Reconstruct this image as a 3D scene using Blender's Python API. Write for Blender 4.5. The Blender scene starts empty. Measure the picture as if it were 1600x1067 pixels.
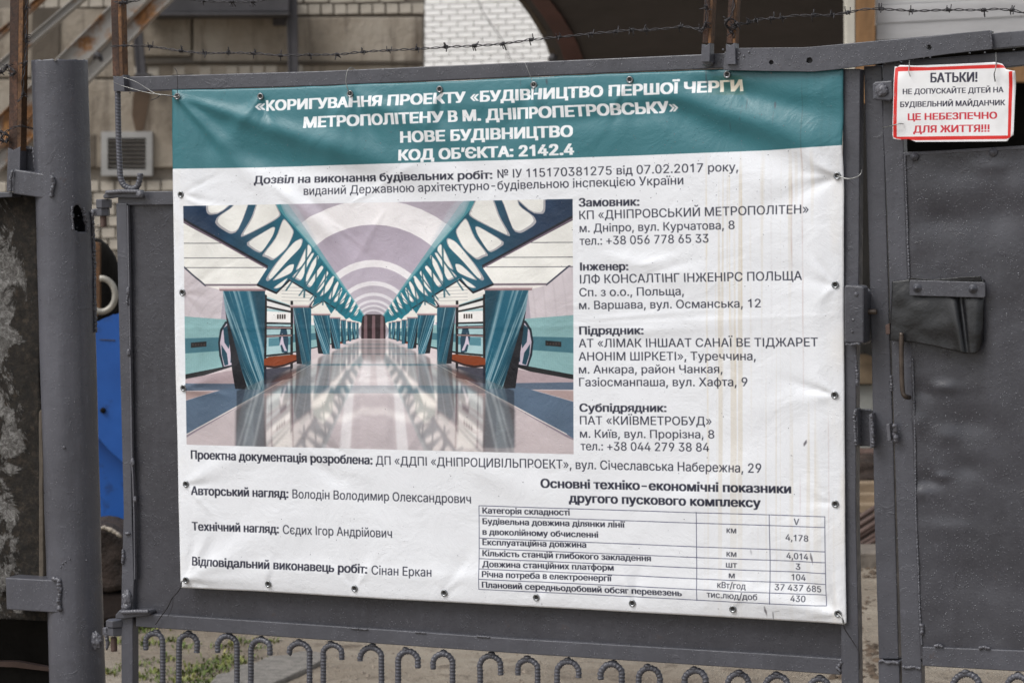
import bpy, bmesh, math, random
import numpy as np
from mathutils import Vector, Matrix
from mathutils.geometry import tessellate_polygon
from mathutils import noise as mnoise

random.seed(7); rng = np.random.default_rng(7)
SC = bpy.context.scene
COL = SC.collection

# ------------------------------------------------------------------ camera
CAMP = Vector((2.3532, -5.5214, 1.62))
YAW, PIT, ROL, FPX = -0.395, -0.0553, -0.0112, 4000.0
ZC = 1.62 - 0.3381                                     # banner centre height
Fv = Vector((math.sin(YAW)*math.cos(PIT), math.cos(YAW)*math.cos(PIT), math.sin(PIT)))
_R = Fv.cross(Vector((0, 0, 1))).normalized(); _U = _R.cross(Fv)
Rv = _R*math.cos(ROL) + _U*math.sin(ROL)
Uv = -_R*math.sin(ROL) + _U*math.cos(ROL)
cd = bpy.data.cameras.new('camera'); cam = bpy.data.objects.new('camera', cd); COL.objects.link(cam)
cam.matrix_world = Matrix(((Rv.x, Uv.x, -Fv.x, CAMP.x), (Rv.y, Uv.y, -Fv.y, CAMP.y), (Rv.z, Uv.z, -Fv.z, CAMP.z), (0, 0, 0, 1)))
cd.sensor_width = 22.3; cd.lens = FPX/1600*22.3; cd.clip_start = 0.1; cd.clip_end = 1000
cd.dof.use_dof = True; cd.dof.focus_distance = 5.98; cd.dof.aperture_fstop = 4.8
SC.camera = cam
# ------------------------------------------------------------------ light
SUN_EL, SUN_AZ = math.radians(52), math.radians(215)     # azimuth clockwise from +Y: behind the camera, to its left
W = bpy.data.worlds.new('World'); SC.world = W; W.use_nodes = True
nt = W.node_tree; nt.nodes.clear()
sky = nt.nodes.new('ShaderNodeTexSky'); sky.sky_type = 'NISHITA'; sky.sun_disc = False
sky.sun_elevation = SUN_EL; sky.sun_rotation = SUN_AZ; sky.air_density = 1.0; sky.dust_density = 3.0
hs = nt.nodes.new('ShaderNodeHueSaturation'); hs.inputs['Saturation'].default_value = 0.26
bg = nt.nodes.new('ShaderNodeBackground'); bg.inputs['Strength'].default_value = 0.15
wo = nt.nodes.new('ShaderNodeOutputWorld')
nt.links.new(sky.outputs[0], hs.inputs['Color']); nt.links.new(hs.outputs[0], bg.inputs['Color']); nt.links.new(bg.outputs[0], wo.inputs[0])
sd = bpy.data.lights.new('sun', 'SUN'); sd.energy = 1.5; sd.angle = math.radians(28); sd.color = (1.0, 0.985, 0.965)
sun = bpy.data.objects.new('sun', sd); COL.objects.link(sun)
sdir = Vector((math.sin(SUN_AZ)*math.cos(SUN_EL), math.cos(SUN_AZ)*math.cos(SUN_EL), math.sin(SUN_EL)))
sun.rotation_euler = sdir.to_track_quat('Z', 'Y').to_euler()
SC.view_settings.view_transform = 'Standard'; SC.view_settings.look = 'None'
SC.view_settings.exposure = 0.12; SC.view_settings.gamma = 1.0; SC.view_settings.use_curve_mapping = False

# ------------------------------------------------------------------ picture -> place
def ray(px, py):
    return (Fv + Rv*((px-800)/FPX) + Uv*((533.5-py)/FPX))
class Plane:
    """vertical plane: origin, horizontal unit axis u, normal n pointing to the camera side"""
    def __init__(s, o, u):
        s.o = Vector(o); s.u = Vector(u).normalized(); s.n = s.u.cross(Vector((0, 0, 1))).normalized()
    def at(s, px, py, off=0.0):
        d = ray(px, py); o = s.o + s.n*off
        t = (o-CAMP).dot(s.n)/d.dot(s.n)
        return CAMP + d*t
    def uv(s, px, py, off=0.0):
        p = s.at(px, py, off); return ((p-s.o).dot(s.u), p.z)
    def w(s, u, z, off=0.0):
        p = s.o + s.u*u + s.n*off; return Vector((p.x, p.y, z))
GP = Plane((0, 0, 0), (1, 0, 0))
def facing(depth, yaw=0.0, px=800):
    """vertical plane square to the view (turned by yaw) whose distance along the view at column px is depth"""
    p = CAMP + ray(px, 312)*depth
    a = YAW + yaw
    return Plane((p.x, p.y, 0), (math.cos(a), -math.sin(a), 0))
def G(px, py, off=0.0): return GP.at(px, py, off)
def ground_at(px, py, z=0.0):
    d = ray(px, py); t = (z-CAMP.z)/d.z
    return CAMP + d*t

# ------------------------------------------------------------------ objects
def link(name, mesh, parent=None, mat=None, smooth=False, bevel=0, seg=2):
    o = bpy.data.objects.new(name, mesh); COL.objects.link(o)
    if mat is not None and not mesh.materials: mesh.materials.append(mat)
    if parent is not None: o.parent = parent
    if smooth: mesh.shade_smooth()
    if bevel:
        b = o.modifiers.new('bevel', 'BEVEL'); b.width = bevel; b.segments = seg; b.limit_method = 'ANGLE'; b.angle_limit = math.radians(50)
    return o
def thing(name, label, cat, group=None):
    o = bpy.data.objects.new(name, None); COL.objects.link(o); o.empty_display_size = 0.1
    return tag(o, label, cat, group)
def tag(o, label=None, cat=None, group=None, kind=None):
    if label: o['label'] = label
    if cat: o['category'] = cat
    if group: o['group'] = group
    if kind: o['kind'] = kind
    return o
def mesh(name, v, f):
    m = bpy.data.meshes.new(name); m.from_pydata([tuple(p) for p in v], [], f); m.update(); return m
def rebase(root, p):
    """put the Empty at p and keep its children where they are"""
    root.location = p
    for c in root.children: c.matrix_parent_inverse = Matrix.Translation(-Vector(p))
def slab(name, pts, off, t, mat, parent=None, plane=GP, holes=(), bevel=0.0015, **k):
    """polygon given in picture points on the plane's sheet at off, extruded t into the depth"""
    loops = [pts]+list(holes)
    fr = [[plane.at(x, y, off) for x, y in lp] for lp in loops]
    loc = [[Vector(((p-plane.o).dot(plane.u), p.z, 0)) for p in lp] for lp in fr]
    tris = tessellate_polygon(loc)
    flat = [p for lp in fr for p in lp]; n = len(flat)
    back = [p-plane.n*t for p in flat]
    f = []
    fl = [q for lp in loc for q in lp]
    for a, b, c in tris:
        cr = (fl[b]-fl[a]).cross(fl[c]-fl[a]).z
        if cr > 0: f += [(a, b, c), (n+c, n+b, n+a)]
        else: f += [(a, c, b), (n+b, n+c, n+a)]
    i0 = 0
    for li, lp in enumerate(loc):
        m = len(lp); area = sum(lp[i].x*lp[(i+1) % m].y-lp[(i+1) % m].x*lp[i].y for i in range(m))
        fwd = (area > 0) == (li == 0)
        for i in range(m):
            a, b = i0+i, i0+(i+1) % m
            if (area > 0): f.append((b, a, n+a, n+b))
            else: f.append((a, b, n+b, n+a))
        i0 += m
    me = mesh(name, flat+back, f)
    bm = bmesh.new(); bm.from_mesh(me); bmesh.ops.recalc_face_normals(bm, faces=bm.faces); 
    if not holes: bmesh.ops.dissolve_limit(bm, angle_limit=0.01, verts=bm.verts, edges=bm.edges)
    bm.to_mesh(me); bm.free()
    return link(name, me, parent, mat, bevel=bevel, **k)
def rect(x0, y0, x1, y1): return [(x0, y0), (x1, y0), (x1, y1), (x0, y1)]
def smooth_path(pts, n=8):
    P = [Vector(p) for p in pts]
    if len(P) < 3: return P
    out = []
    Q = [P[0]*2-P[1]]+P+[P[-1]*2-P[-2]]
    for i in range(1, len(Q)-2):
        a, b, c, d = Q[i-1:i+3]
        for k in range(n):
            t = k/n
            out.append(0.5*((2*b)+(c-a)*t+(2*a-5*b+4*c-d)*t*t+(3*b-a-3*c+d)*t**3))
    out.append(P[-1]); return out
def resample(P, step):
    L = [0]
    for a, b in zip(P, P[1:]): L.append(L[-1]+(b-a).length)
    n = max(2, int(L[-1]/step)+1); out = []; j = 0
    for i in range(n):
        s = L[-1]*i/(n-1)
        while j < len(L)-2 and L[j+1] < s: j += 1
        t = (s-L[j])/max(1e-9, L[j+1]-L[j]); out.append(P[j].lerp(P[j+1], min(1, max(0, t))))
    return out
def tube_data(P, rad, sides=8, rfun=None):
    """swept tube with closed ends; rad number, rfun(i, s, theta) multiplies"""
    T = []
    for i in range(len(P)):
        a = P[max(0, i-1)]; b = P[min(len(P)-1, i+1)]; T.append((b-a).normalized())
    n0 = T[0].orthogonal().normalized(); v = []; f = []; s = 0; N = n0
    for i, p in enumerate(P):
        if i: s += (P[i]-P[i-1]).length
        N = (N-T[i]*N.dot(T[i])).normalized(); B = T[i].cross(N)
        for k in range(sides):
            th = 2*math.pi*k/sides
            r = rad*(rfun(i, s, th) if rfun else 1)
            v.append(p+(N*math.cos(th)+B*math.sin(th))*r)
    m = len(P)
    for i in range(m-1):
        for k in range(sides):
            a = i*sides+k; b = i*sides+(k+1) % sides
            f.append((a, b, b+sides, a+sides))
    f.append(tuple(range(sides-1, -1, -1))); f.append(tuple(range((m-1)*sides, m*sides)))
    return v, f
def tube(name, P, rad, mat, parent=None, sides=8, rfun=None, smooth=True):
    v, f = tube_data(P, rad, sides, rfun)
    return link(name, mesh(name, v, f), parent, mat, smooth=smooth)
def rebar(name, P, rad, mat, parent=None):
    P = resample(P, 0.0013)
    def rf(i, s, th):
        c = math.sin(2*math.pi*s/0.0082+2*math.sin(th)*0.9+th)
        rib = 0.21*max(0.0, c)**1.5
        if abs(math.cos(th)) > .93: rib = 0.10
        return 0.90+rib
    return tube(name, P, rad, mat, parent, 14, rf)
def bead(name, pts, rad, mat, parent=None, seed=0, sides=9):
    """a lumpy run of weld metal"""
    P = resample([Vector(p) for p in pts], rad*0.45)
    r = random.Random(seed)
    lump = [0.75+0.5*r.random() for _ in P]
    P = [p+Vector((r.uniform(-1, 1), r.uniform(-.6, .6), r.uniform(-1, 1)))*rad*0.22 for p in P]
    m = len(P)
    def rf(i, s, th):
        e = min(i, m-1-i); cap = (0.35, 0.75, 0.95)[min(2, e)]
        q = mnoise.noise(Vector((P[i]*(0.55/rad)))+Vector((math.cos(th), math.sin(th), seed))*0.8)
        return cap*lump[i]*(1+0.45*q)
    return tube(name, P, rad, mat, parent, sides, rf)
def lump(name, c, size, mat, parent=None, seed=0, sub=3, amp=.3, freq=2.0):
    bm = bmesh.new(); bmesh.ops.create_icosphere(bm, subdivisions=sub, radius=1)
    for v in bm.verts:
        q = 1+amp*mnoise.noise(v.co*freq+Vector((seed*3.1, seed, 0)))
        v.co = Vector((v.co.x*size[0], v.co.y*size[1], v.co.z*size[2]))*q+Vector(c)
    me = bpy.data.meshes.new(name); bm.to_mesh(me); bm.free()
    return link(name, me, parent, mat, smooth=True)
def lathe(name, prof, c, axis, mat, parent=None, seg=20, smooth=True, mats=None, midx=None):
    """prof: (radius, height along axis)"""
    ax = Vector(axis).normalized(); a = ax.orthogonal().normalized(); b = ax.cross(a); c = Vector(c)
    v = []; f = []
    for r, h in prof:
        for k in range(seg):
            t = 2*math.pi*k/seg; v.append(c+ax*h+(a*math.cos(t)+b*math.sin(t))*max(r, 1e-6))
    idx = []
    for i in range(len(prof)-1):
        for k in range(seg):
            p = i*seg+k; q = i*seg+(k+1) % seg
            f.append((p, q, q+seg, p+seg)); idx.append(midx[i] if midx else 0)
    me = mesh(name, v, f)
    for m_ in (mats or [mat]): me.materials.append(m_)
    for p, i in zip(me.polygons, idx): p.material_index = i
    return link(name, me, parent, None, smooth=smooth)
def box(name, c, s, mat, parent=None, plane=GP, bevel=0.002, rotz=0):
    """axis box in a plane's frame: c world centre, s = (along u, along n, z)"""
    u, n, z = plane.u, plane.n, Vector((0, 0, 1)); c = Vector(c)
    if rotz: q = Matrix.Rotation(rotz, 3, 'Z'); u = q@u; n = q@n
    v = [c+u*s[0]*a/2+n*s[1]*b/2+z*s[2]*d/2 for a in (-1, 1) for b in (-1, 1) for d in (-1, 1)]
    f = [(0, 1, 3, 2), (4, 6, 7, 5), (0, 4, 5, 1), (2, 3, 7, 6), (0, 2, 6, 4), (1, 5, 7, 3)]
    me = mesh(name, v, f); bm = bmesh.new(); bm.from_mesh(me); bmesh.ops.recalc_face_normals(bm, faces=bm.faces); bm.to_mesh(me); bm.free()
    return link(name, me, parent, mat, bevel=bevel)

# ------------------------------------------------------------------ materials
def lin(c): 
    c = np.asarray(c, float)/255.0
    return np.where(c <= 0.04045, c/12.92, ((c+0.055)/1.055)**2.4)
class M_:
    def __init__(s, name, rough=.5, metal=0, col=(.5, .5, .5)):
        s.m = bpy.data.materials.new(name); s.m.use_nodes = True; s.t = s.m.node_tree
        s.b = s.t.nodes['Principled BSDF']; s.b.inputs['Roughness'].default_value = rough; s.b.inputs['Metallic'].default_value = metal
        s.b.inputs['Base Color'].default_value = (*col, 1); s.tc = s.t.nodes.new('ShaderNodeTexCoord'); s.hcur = None
    def n(s, t, **k):
        x = s.t.nodes.new(t)
        for a, b in k.items():
            if a in x.inputs.keys(): x.inputs[a].default_value = b
            else: setattr(x, a, b)
        return x
    def l(s, a, b): s.t.links.new(a, b)
    def noise(s, scale, detail=4, rough=.55, vec=None, stretch=None, dist=0):
        x = s.n('ShaderNodeTexNoise', Scale=scale, Detail=detail, Roughness=rough, Distortion=dist)
        src = s.tc.outputs['Object'] if vec is None else vec
        if stretch:
            mp = s.n('ShaderNodeMapping'); mp.inputs['Scale'].default_value = stretch; s.l(src, mp.inputs[0]); src = mp.outputs[0]
        s.l(src, x.inputs['Vector']); return x.outputs['Fac']
    def vor(s, scale, rnd=1.0):
        x = s.n('ShaderNodeTexVoronoi', Scale=scale, Randomness=rnd); s.l(s.tc.outputs['Object'], x.inputs['Vector']); return x
    def ramp(s, fac, stops):
        r = s.n('ShaderNodeValToRGB'); e = r.color_ramp.elements
        while len(e) < len(stops): e.new(.5)
        for i, (p, c) in enumerate(stops):
            e[i].position = p; e[i].color = (*c, 1) if len(c) == 3 else c
        s.l(fac, r.inputs[0]); return r.outputs[0]
    def step(s, fac, a, b, o0=0., o1=1.):
        x = s.n('ShaderNodeMapRange'); x.inputs[1].default_value = a; x.inputs[2].default_value = b; x.inputs[3].default_value = o0; x.inputs[4].default_value = o1
        s.l(fac, x.inputs[0]); return x.outputs[0]
    def mix(s, fac, a, b, mode='MIX'):
        x = s.n('ShaderNodeMix', data_type='RGBA', blend_type=mode)
        for i, v in ((0, fac), (6, a), (7, b)):
            if hasattr(v, 'is_output') or isinstance(v, bpy.types.NodeSocket): s.l(v, x.inputs[i])
            elif i == 0: x.inputs[0].default_value = v
            else: x.inputs[i].default_value = (*v, 1)
        return x.outputs[2]
    def math(s, op, a, b):
        x = s.n('ShaderNodeMath', operation=op)
        for i, v in enumerate((a, b)):
            if isinstance(v, bpy.types.NodeSocket): s.l(v, x.inputs[i])
            else: x.inputs[i].default_value = v
        return x.outputs[0]
    def col(s, c): s.l(c, s.b.inputs['Base Color']); return s
    def rough(s, r): s.l(r, s.b.inputs['Roughness']); return s
    def bump(s, h, dist, strength=1.0):
        x = s.n('ShaderNodeBump', Strength=strength, Distance=dist); s.l(h, x.inputs['Height'])
        if s.hcur is not None: s.l(s.hcur, x.inputs['Normal'])
        s.hcur = x.outputs[0]; s.l(s.hcur, s.b.inputs['Normal']); return s

def paint(name, base=(.071, .072, .085), worn=.5, rough=.36):
    m = M_(name, rough)
    big = m.noise(3.5, 5, .6); fine = m.noise(160, 3)
    lo = tuple(c*0.80 for c in base); hi = tuple(c*1.22 for c in base)
    c = m.mix(m.step(big, .35, .7), lo, hi)
    st = m.noise(9, 4, .6, stretch=(5, 5, .35))                   # drip marks down the face
    c = m.mix(m.math('MULTIPLY', m.step(st, .52, .74), .35), c, tuple(x*1.45 for x in base))
    rst = m.noise(14, 6, .7)
    c = m.mix(m.math('MULTIPLY', m.step(rst, .66, .74), .8*worn), c, (.085, .050, .034)); c = m.mix(m.math('MULTIPLY', m.step(m.noise(45, 5, .7, stretch=(1, 1, .5)), .64, .70), .5), c, tuple(x*1.7 for x in base))
    v = m.vor(150); sp = m.step(v.outputs['Distance'], .16, .26, 1, 0)  # raised pale dots for rain drops, their glint put into the colour
    gate = m.step(m.noise(34, 3), .50, .60)
    sp = m.math('MULTIPLY', sp, gate)
    c = m.mix(m.math('MULTIPLY', sp, .32), c, (.24, .24, .27))
    m.col(c); m.rough(m.step(m.noise(30, 4), .3, .7, rough-.10, rough+.12))
    m.bump(fine, .0006, .6); m.bump(m.noise(28, 4), .003, .5); m.bump(m.noise(60, 4, .6, stretch=(1, 1, .06)), .0010, .6); m.bump(m.step(m.noise(19, 5, .7, dist=1), .60, .64), .0007, .6); m.bump(sp, .0012, .8)
    return m.m
def rusty(name, dark=(.035, .017, .010), mid=(.16, .070, .028), grey=None, gf=.5, sc=14):
    m = M_(name, .75)
    a = m.noise(sc, 7, .65, stretch=(1, 1, .35)); c = m.ramp(a, [(.30, dark), (.52, mid), (.64, tuple(min(.5, x*2.1) for x in mid)), (.74, mid), (.85, dark)])
    c = m.mix(m.math('MULTIPLY', m.step(m.noise(sc*6, 7, .75), .47, .60), .65), c, dark)
    if grey: c = m.mix(m.step(m.noise(sc*.35, 6, .7), gf-.04, gf+.04), c, grey)
    m.col(c); m.bump(m.noise(sc*9, 5), .002, .8); return m.m
MAT = {}
MAT['paint'] = paint('grey_gate_paint')
MAT['paint_b'] = paint('grey_post_paint', (.080, .081, .096))
MAT['paint_sheet'] = paint('grey_sheet_paint', (.049, .049, .058), rough=.31)
MAT['weld'] = paint('painted_weld', (.10, .10, .115), rough=.30)
MAT['rust'] = rusty('rusty_angle', (.016, .009, .007), (.060, .028, .016), sc=18)
MAT['rust_beam'] = rusty('flaking_beam_paint', (.08, .04, .02), (.26, .12, .04), (.31, .295, .275), .485, 5.5)
MAT['rust_light'] = rusty('orange_rust', (.030, .015, .009), (.13, .062, .024))
def simple(name, base, var=.25, sc=8, rough=.8, bump=.003, bsc=60, metal=0, stretch=None):
    m = M_(name, rough, metal)
    c = m.mix(m.step(m.noise(sc, 6, .62, stretch=stretch), .3, .7), tuple(x*(1-var) for x in base), tuple(x*(1+var) for x in base))
    m.col(c)
    if bump: m.bump(m.noise(bsc, 5), bump, .7)
    return m.m
MAT['wire'] = simple('barbed_wire_steel', (.045, .042, .045), .5, 60, .45, 0, metal=.6)
MAT['tie'] = simple('tie_wire_steel', (.30, .30, .29), .4, 60, .35, 0, metal=.8)
MAT['rubber'] = simple('wet_black_rubber', (.0055, .0055, .0065), .9, 16, .33, .004, 24)
MAT['rubber_line'] = simple('painted_rubber_crease', (.010, .010, .011), .3, 16, .3, 0)  # crease line drawn as a strip of separate colour
MAT['black'] = simple('black_shade_and_rubber', (.012, .011, .010), .4, 6, .9, .004)  # stands for shade in shed, vent and trench; also plain black rubber
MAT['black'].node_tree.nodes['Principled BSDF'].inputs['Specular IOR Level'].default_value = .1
MAT['brick_w'] = simple('white_silicate_brick', (.84, .835, .82), .06, 5, .85, .004, 70)
MAT['mortar_w'] = simple('pale_mortar', (.60, .585, .57), .12, 6, .9, .003)
MAT['brick_o'] = simple('weathered_silicate_brick', (.36, .325, .275), .38, 3.2, .9, .006, 60)
MAT['mortar_o'] = simple('old_mortar', (.20, .175, .145), .25, 5, .95, .006)
MAT['soffit'] = simple('dark_brown_sheet', (.060, .052, .051), .25, 1.2, .85, .004, 12)
MAT['red_rib'] = simple('red_oxide_steel', (.085, .026, .022), .35, 3, .6, .003)
MAT['steel_dark'] = simple('dark_steel', (.045, .042, .046), .35, 3, .6, .004)
MAT['cream'] = simple('cream_painted_steel', (.52, .49, .42), .12, 3, .6, .002)
MAT['wood_post'] = simple('rusty_brown_timber', (.24, .13, .055), .35, 2.5, .8, .004, 40, stretch=(6, 6, .6))
MAT['board'] = simple('weathered_white_board', (.50, .495, .50), .28, 1.6, .75, .003, 30, stretch=(.5, .5, 3.5))
def blue():
    m = M_('blue_painted_metal', .42); c = m.mix(m.step(m.noise(3.5, 5), .3, .7), (.012, .075, .30), (.018, .11, .42))
    c = m.mix(m.math('MULTIPLY', m.step(m.noise(13, 5, .6), .60, .72), .7), c, (.015, .035, .11)); m.col(c); m.bump(m.noise(12, 4), .002, .6); return m.m
MAT['blue'] = blue()
MAT['pale_wall'] = simple('pale_green_grey_wall', (.30, .305, .285), .18, 1.6, .9, .004)
MAT['pipe_rust'] = simple('rusty_brown_pipe', (.085, .052, .042), .4, 6, .7, .004)
MAT['timber'] = simple('sawn_timber', (.25, .185, .12), .35, 3, .85, .006, 30, stretch=(1, 1, 7))
MAT['kerb'] = simple('grey_kerb_concrete', (.17, .145, .12), .3, 9, .9, .012, 24)
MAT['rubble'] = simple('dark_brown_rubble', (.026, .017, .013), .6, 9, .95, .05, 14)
MAT['zinc'] = simple('zinc_eyelet', (.27, .28, .29), .3, 90, .28, 0, metal=.9)
MAT['hole'] = simple('painted_hole_shade', (.012, .012, .013), .1, 5, .7, 0)  # hole darkness put into the colour; the banner is not cut
MAT['ring'] = simple('dull_steel_ring', (.33, .31, .27), .35, 14, .5, .002, metal=.3)
MAT['brass'] = simple('worn_brown_rod', (.085, .066, .054), .4, 20, .35, .001, metal=.5)
def concrete_patchy():
    m = M_('mossy_concrete_with_whitewash', .92)
    a = m.noise(6.5, 10, .70, dist=1.0); moss = m.ramp(m.noise(42, 9, .78), [(.36, (.006, .005, .004)), (.52, (.026, .020, .014)), (.64, (.070, .052, .036)), (.75, (.10, .085, .066))])
    white = m.ramp(m.noise(70, 9, .78, dist=.8), [(.32, (.05, .045, .04)), (.48, (.15, .142, .132)), (.60, (.36, .35, .335)), (.75, (.46, .45, .43))])
    # the whitewash stays on the outer strip, flaked in ragged patches
    sx = m.n('ShaderNodeSeparateXYZ'); m.l(m.tc.outputs['Object'], sx.inputs[0])
    grad = m.step(sx.outputs['X'], -1.352, -1.262, .12, -.26)
    mask = m.step(m.math('ADD', m.math('MULTIPLY', a, 1.9), grad), .99, 1.05)
    m.col(m.mix(mask, moss, white)); m.bump(m.noise(34, 10, .78), .03, 1.0); m.bump(mask, .004, .8); return m.m
MAT['mossy'] = concrete_patchy()
def plaster_wall():
    m = M_('stained_concrete_wall', .92)
    a = m.ramp(m.noise(1.1, 8, .62), [(.30, (.12, .095, .07)), (.48, (.275, .235, .185)), (.70, (.38, .34, .285))])
    st = m.noise(2.6, 6, .65, stretch=(3.5, 3.5, .45))
    a = m.mix(m.math('MULTIPLY', m.step(st, .54, .70), .75), a, (.07, .05, .035)); a = m.mix(m.math('MULTIPLY', m.step(m.noise(7, 8, .7), .55, .66), .4), a, (.13, .11, .09))
    m.col(a); m.bump(m.noise(18, 8, .65), .02, .8); return m.m
MAT['plaster'] = plaster_wall()
MAT['plaster_dark'] = simple('damp_render', (.095, .078, .060), .30, 1.6, .92, .012, 20)
def ground_mat():
    m = M_('trodden_wet_earth', .8)
    a = m.ramp(m.noise(.9, 9, .68), [(.28, (.12, .09, .065)), (.46, (.25, .205, .155)), (.62, (.36, .31, .245)), (.78, (.18, .14, .108))])
    g = m.noise(38, 6, .7)
    a = m.mix(m.math('MULTIPLY', m.step(g, .55, .72), .55), a, (.36, .32, .27))
    a = m.mix(m.math('MULTIPLY', m.step(m.noise(7, 6, .7), .56, .68), .7), a, (.085, .060, .040))
    m.col(a); m.rough(m.step(m.noise(2.2, 4), .4, .6, .55, .9)); m.bump(g, .02, .9); m.bump(m.noise(130, 4), .006, .8); return m.m
MAT['ground'] = ground_mat()
MAT['asphalt'] = simple('gritty_old_asphalt', (.20, .185, .165), .35, 26, .75, .014, 90)
def leafm():
    m = M_('grass_blades', .6); oi = m.n('ShaderNodeTexNoise', Scale=9.0); m.l(m.tc.outputs['Object'], oi.inputs['Vector'])
    m.col(m.ramp(oi.outputs['Fac'], [(.3, (.05, .085, .014)), (.5, (.12, .16, .03)), (.7, (.30, .27, .08))])); return m.m
MAT['grass'] = leafm()
def water():
    m = M_('rain_water_painted_glint', .03); m.b.inputs['Transmission Weight'].default_value = .55; m.b.inputs['IOR'].default_value = 1.33; m.b.inputs['Base Color'].default_value = (.36, .37, .40, 1); return m.m  # grey base colour stands in for sky glints on the drops
MAT['water'] = water()

# ------------------------------------------------------------------ flat print: a small polygon and lettering painter
class Canvas:
    def __init__(s, w, h, col):
        s.w, s.h = w, h; s.a = np.empty((h, w, 3), np.float32); s.a[:] = col
    def cover(s, loops, SS=4):
        """antialiased coverage (non-zero winding) of closed loops, as (x0, y0, mask)"""
        al = np.concatenate(loops)
        x0 = max(0, int(al[:, 0].min())-2); x1 = min(s.w, int(al[:, 0].max())+3)
        y0 = max(0, int(al[:, 1].min())-2); y1 = min(s.h, int(al[:, 1].max())+3)
        if x1 <= x0 or y1 <= y0: return None
        w, h = x1-x0, y1-y0
        A = np.concatenate([lp for lp in loops]); B = np.concatenate([np.roll(lp, -1, 0) for lp in loops])
        ay = (A[:, 1]-y0)*SS; by = (B[:, 1]-y0)*SS; ax = A[:, 0]-x0; bx = B[:, 0]-x0
        sg = np.sign(by-ay); lo = np.minimum(ay, by); hi = np.maximum(ay, by)
        k0 = np.clip(np.ceil(lo-.5), 0, h*SS).astype(int); k1 = np.clip(np.ceil(hi-.5), 0, h*SS).astype(int)
        cnt = k1-k0; idx = np.repeat(np.arange(len(cnt)), cnt)
        if len(idx) == 0: return None
        k = np.arange(cnt.sum())-np.repeat(np.cumsum(cnt)-cnt, cnt)+k0[idx]
        t = (k+.5-ay[idx])/(by[idx]-ay[idx]); X = np.clip(ax[idx]+t*(bx[idx]-ax[idx]), 0, w-1e-3)
        acc = np.zeros((h*SS, w+2), np.float32); xi = X.astype(int); fx = X-xi
        np.add.at(acc, (k, xi), sg[idx]*(1-fx)); np.add.at(acc, (k, xi+1), sg[idx]*fx)
        c = np.clip(np.abs(np.cumsum(acc, 1)[:, :w]), 0, 1)
        return x0, y0, c.reshape(h, SS, w).mean(1)
    def fill(s, loops, col, alpha=1.0, bold=0.0, blur=0):
        if not isinstance(loops, list) or not hasattr(loops[0], 'shape'): loops = [np.array(loops, float)]
        r = s.cover(loops)
        if r is None: return
        x0, y0, m = r
        if bold > 0:
            p = int(math.ceil(bold))+1; mm = np.pad(m, ((0, 0), (p, p))); best = mm.copy()
            for dx in np.linspace(-bold, bold, 2*p+3):
                i = int(math.floor(dx)); f = dx-i
                sh = np.roll(mm, i, 1)*(1-f)+np.roll(mm, i+1, 1)*f; best = np.maximum(best, sh)
            bv = bold*.35; u = np.zeros_like(best); u[1:] = best[:-1]; d = np.zeros_like(best); d[:-1] = best[1:]
            best = np.maximum(best, np.maximum(u, d)*min(1, bv)); m = best[:, p:-p]
        if blur:
            p = blur*2; m = np.pad(m, p); x0 -= p; y0 -= p
            kx = np.exp(-.5*(np.arange(-p, p+1)/blur)**2); kx /= kx.sum()
            m = np.apply_along_axis(lambda q: np.convolve(q, kx, 'same'), 0, m); m = np.apply_along_axis(lambda q: np.convolve(q, kx, 'same'), 1, m)
            cx = max(0, -x0); cy = max(0, -y0); m = m[cy:, cx:]; x0 = max(0, x0); y0 = max(0, y0)
            m = m[:s.h-y0, :s.w-x0]
        h, w = m.shape; m = (m*alpha)[..., None]
        reg = s.a[y0:y0+h, x0:x0+w]
        c = col
        if callable(col):
            Y, X = np.mgrid[y0:y0+h, x0:x0+w]; c = col(X, Y)
        s.a[y0:y0+h, x0:x0+w] = reg*(1-m)+np.asarray(c, np.float32)*m
def vnoise(X, Y, sx, sy, seed, octs=1):
    """smooth value noise over coordinate arrays"""
    r = np.random.default_rng(seed); T = r.random((256, 256)); out = 0; a = 1; tot = 0
    for o in range(octs):
        x = X/sx*2**o+37*o; y = Y/sy*2**o+11*o; xi = np.floor(x).astype(int); yi = np.floor(y).astype(int); fx = x-xi; fy = y-yi
        fx = fx*fx*(3-2*fx); fy = fy*fy*(3-2*fy)
        g = lambda i, j: T[(yi+j) % 256, (xi+i) % 256]
        out = out+a*((g(0, 0)*(1-fx)+g(1, 0)*fx)*(1-fy)+(g(0, 1)*(1-fx)+g(1, 1)*fx)*fy); tot += a; a *= .5
    return out/tot

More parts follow.
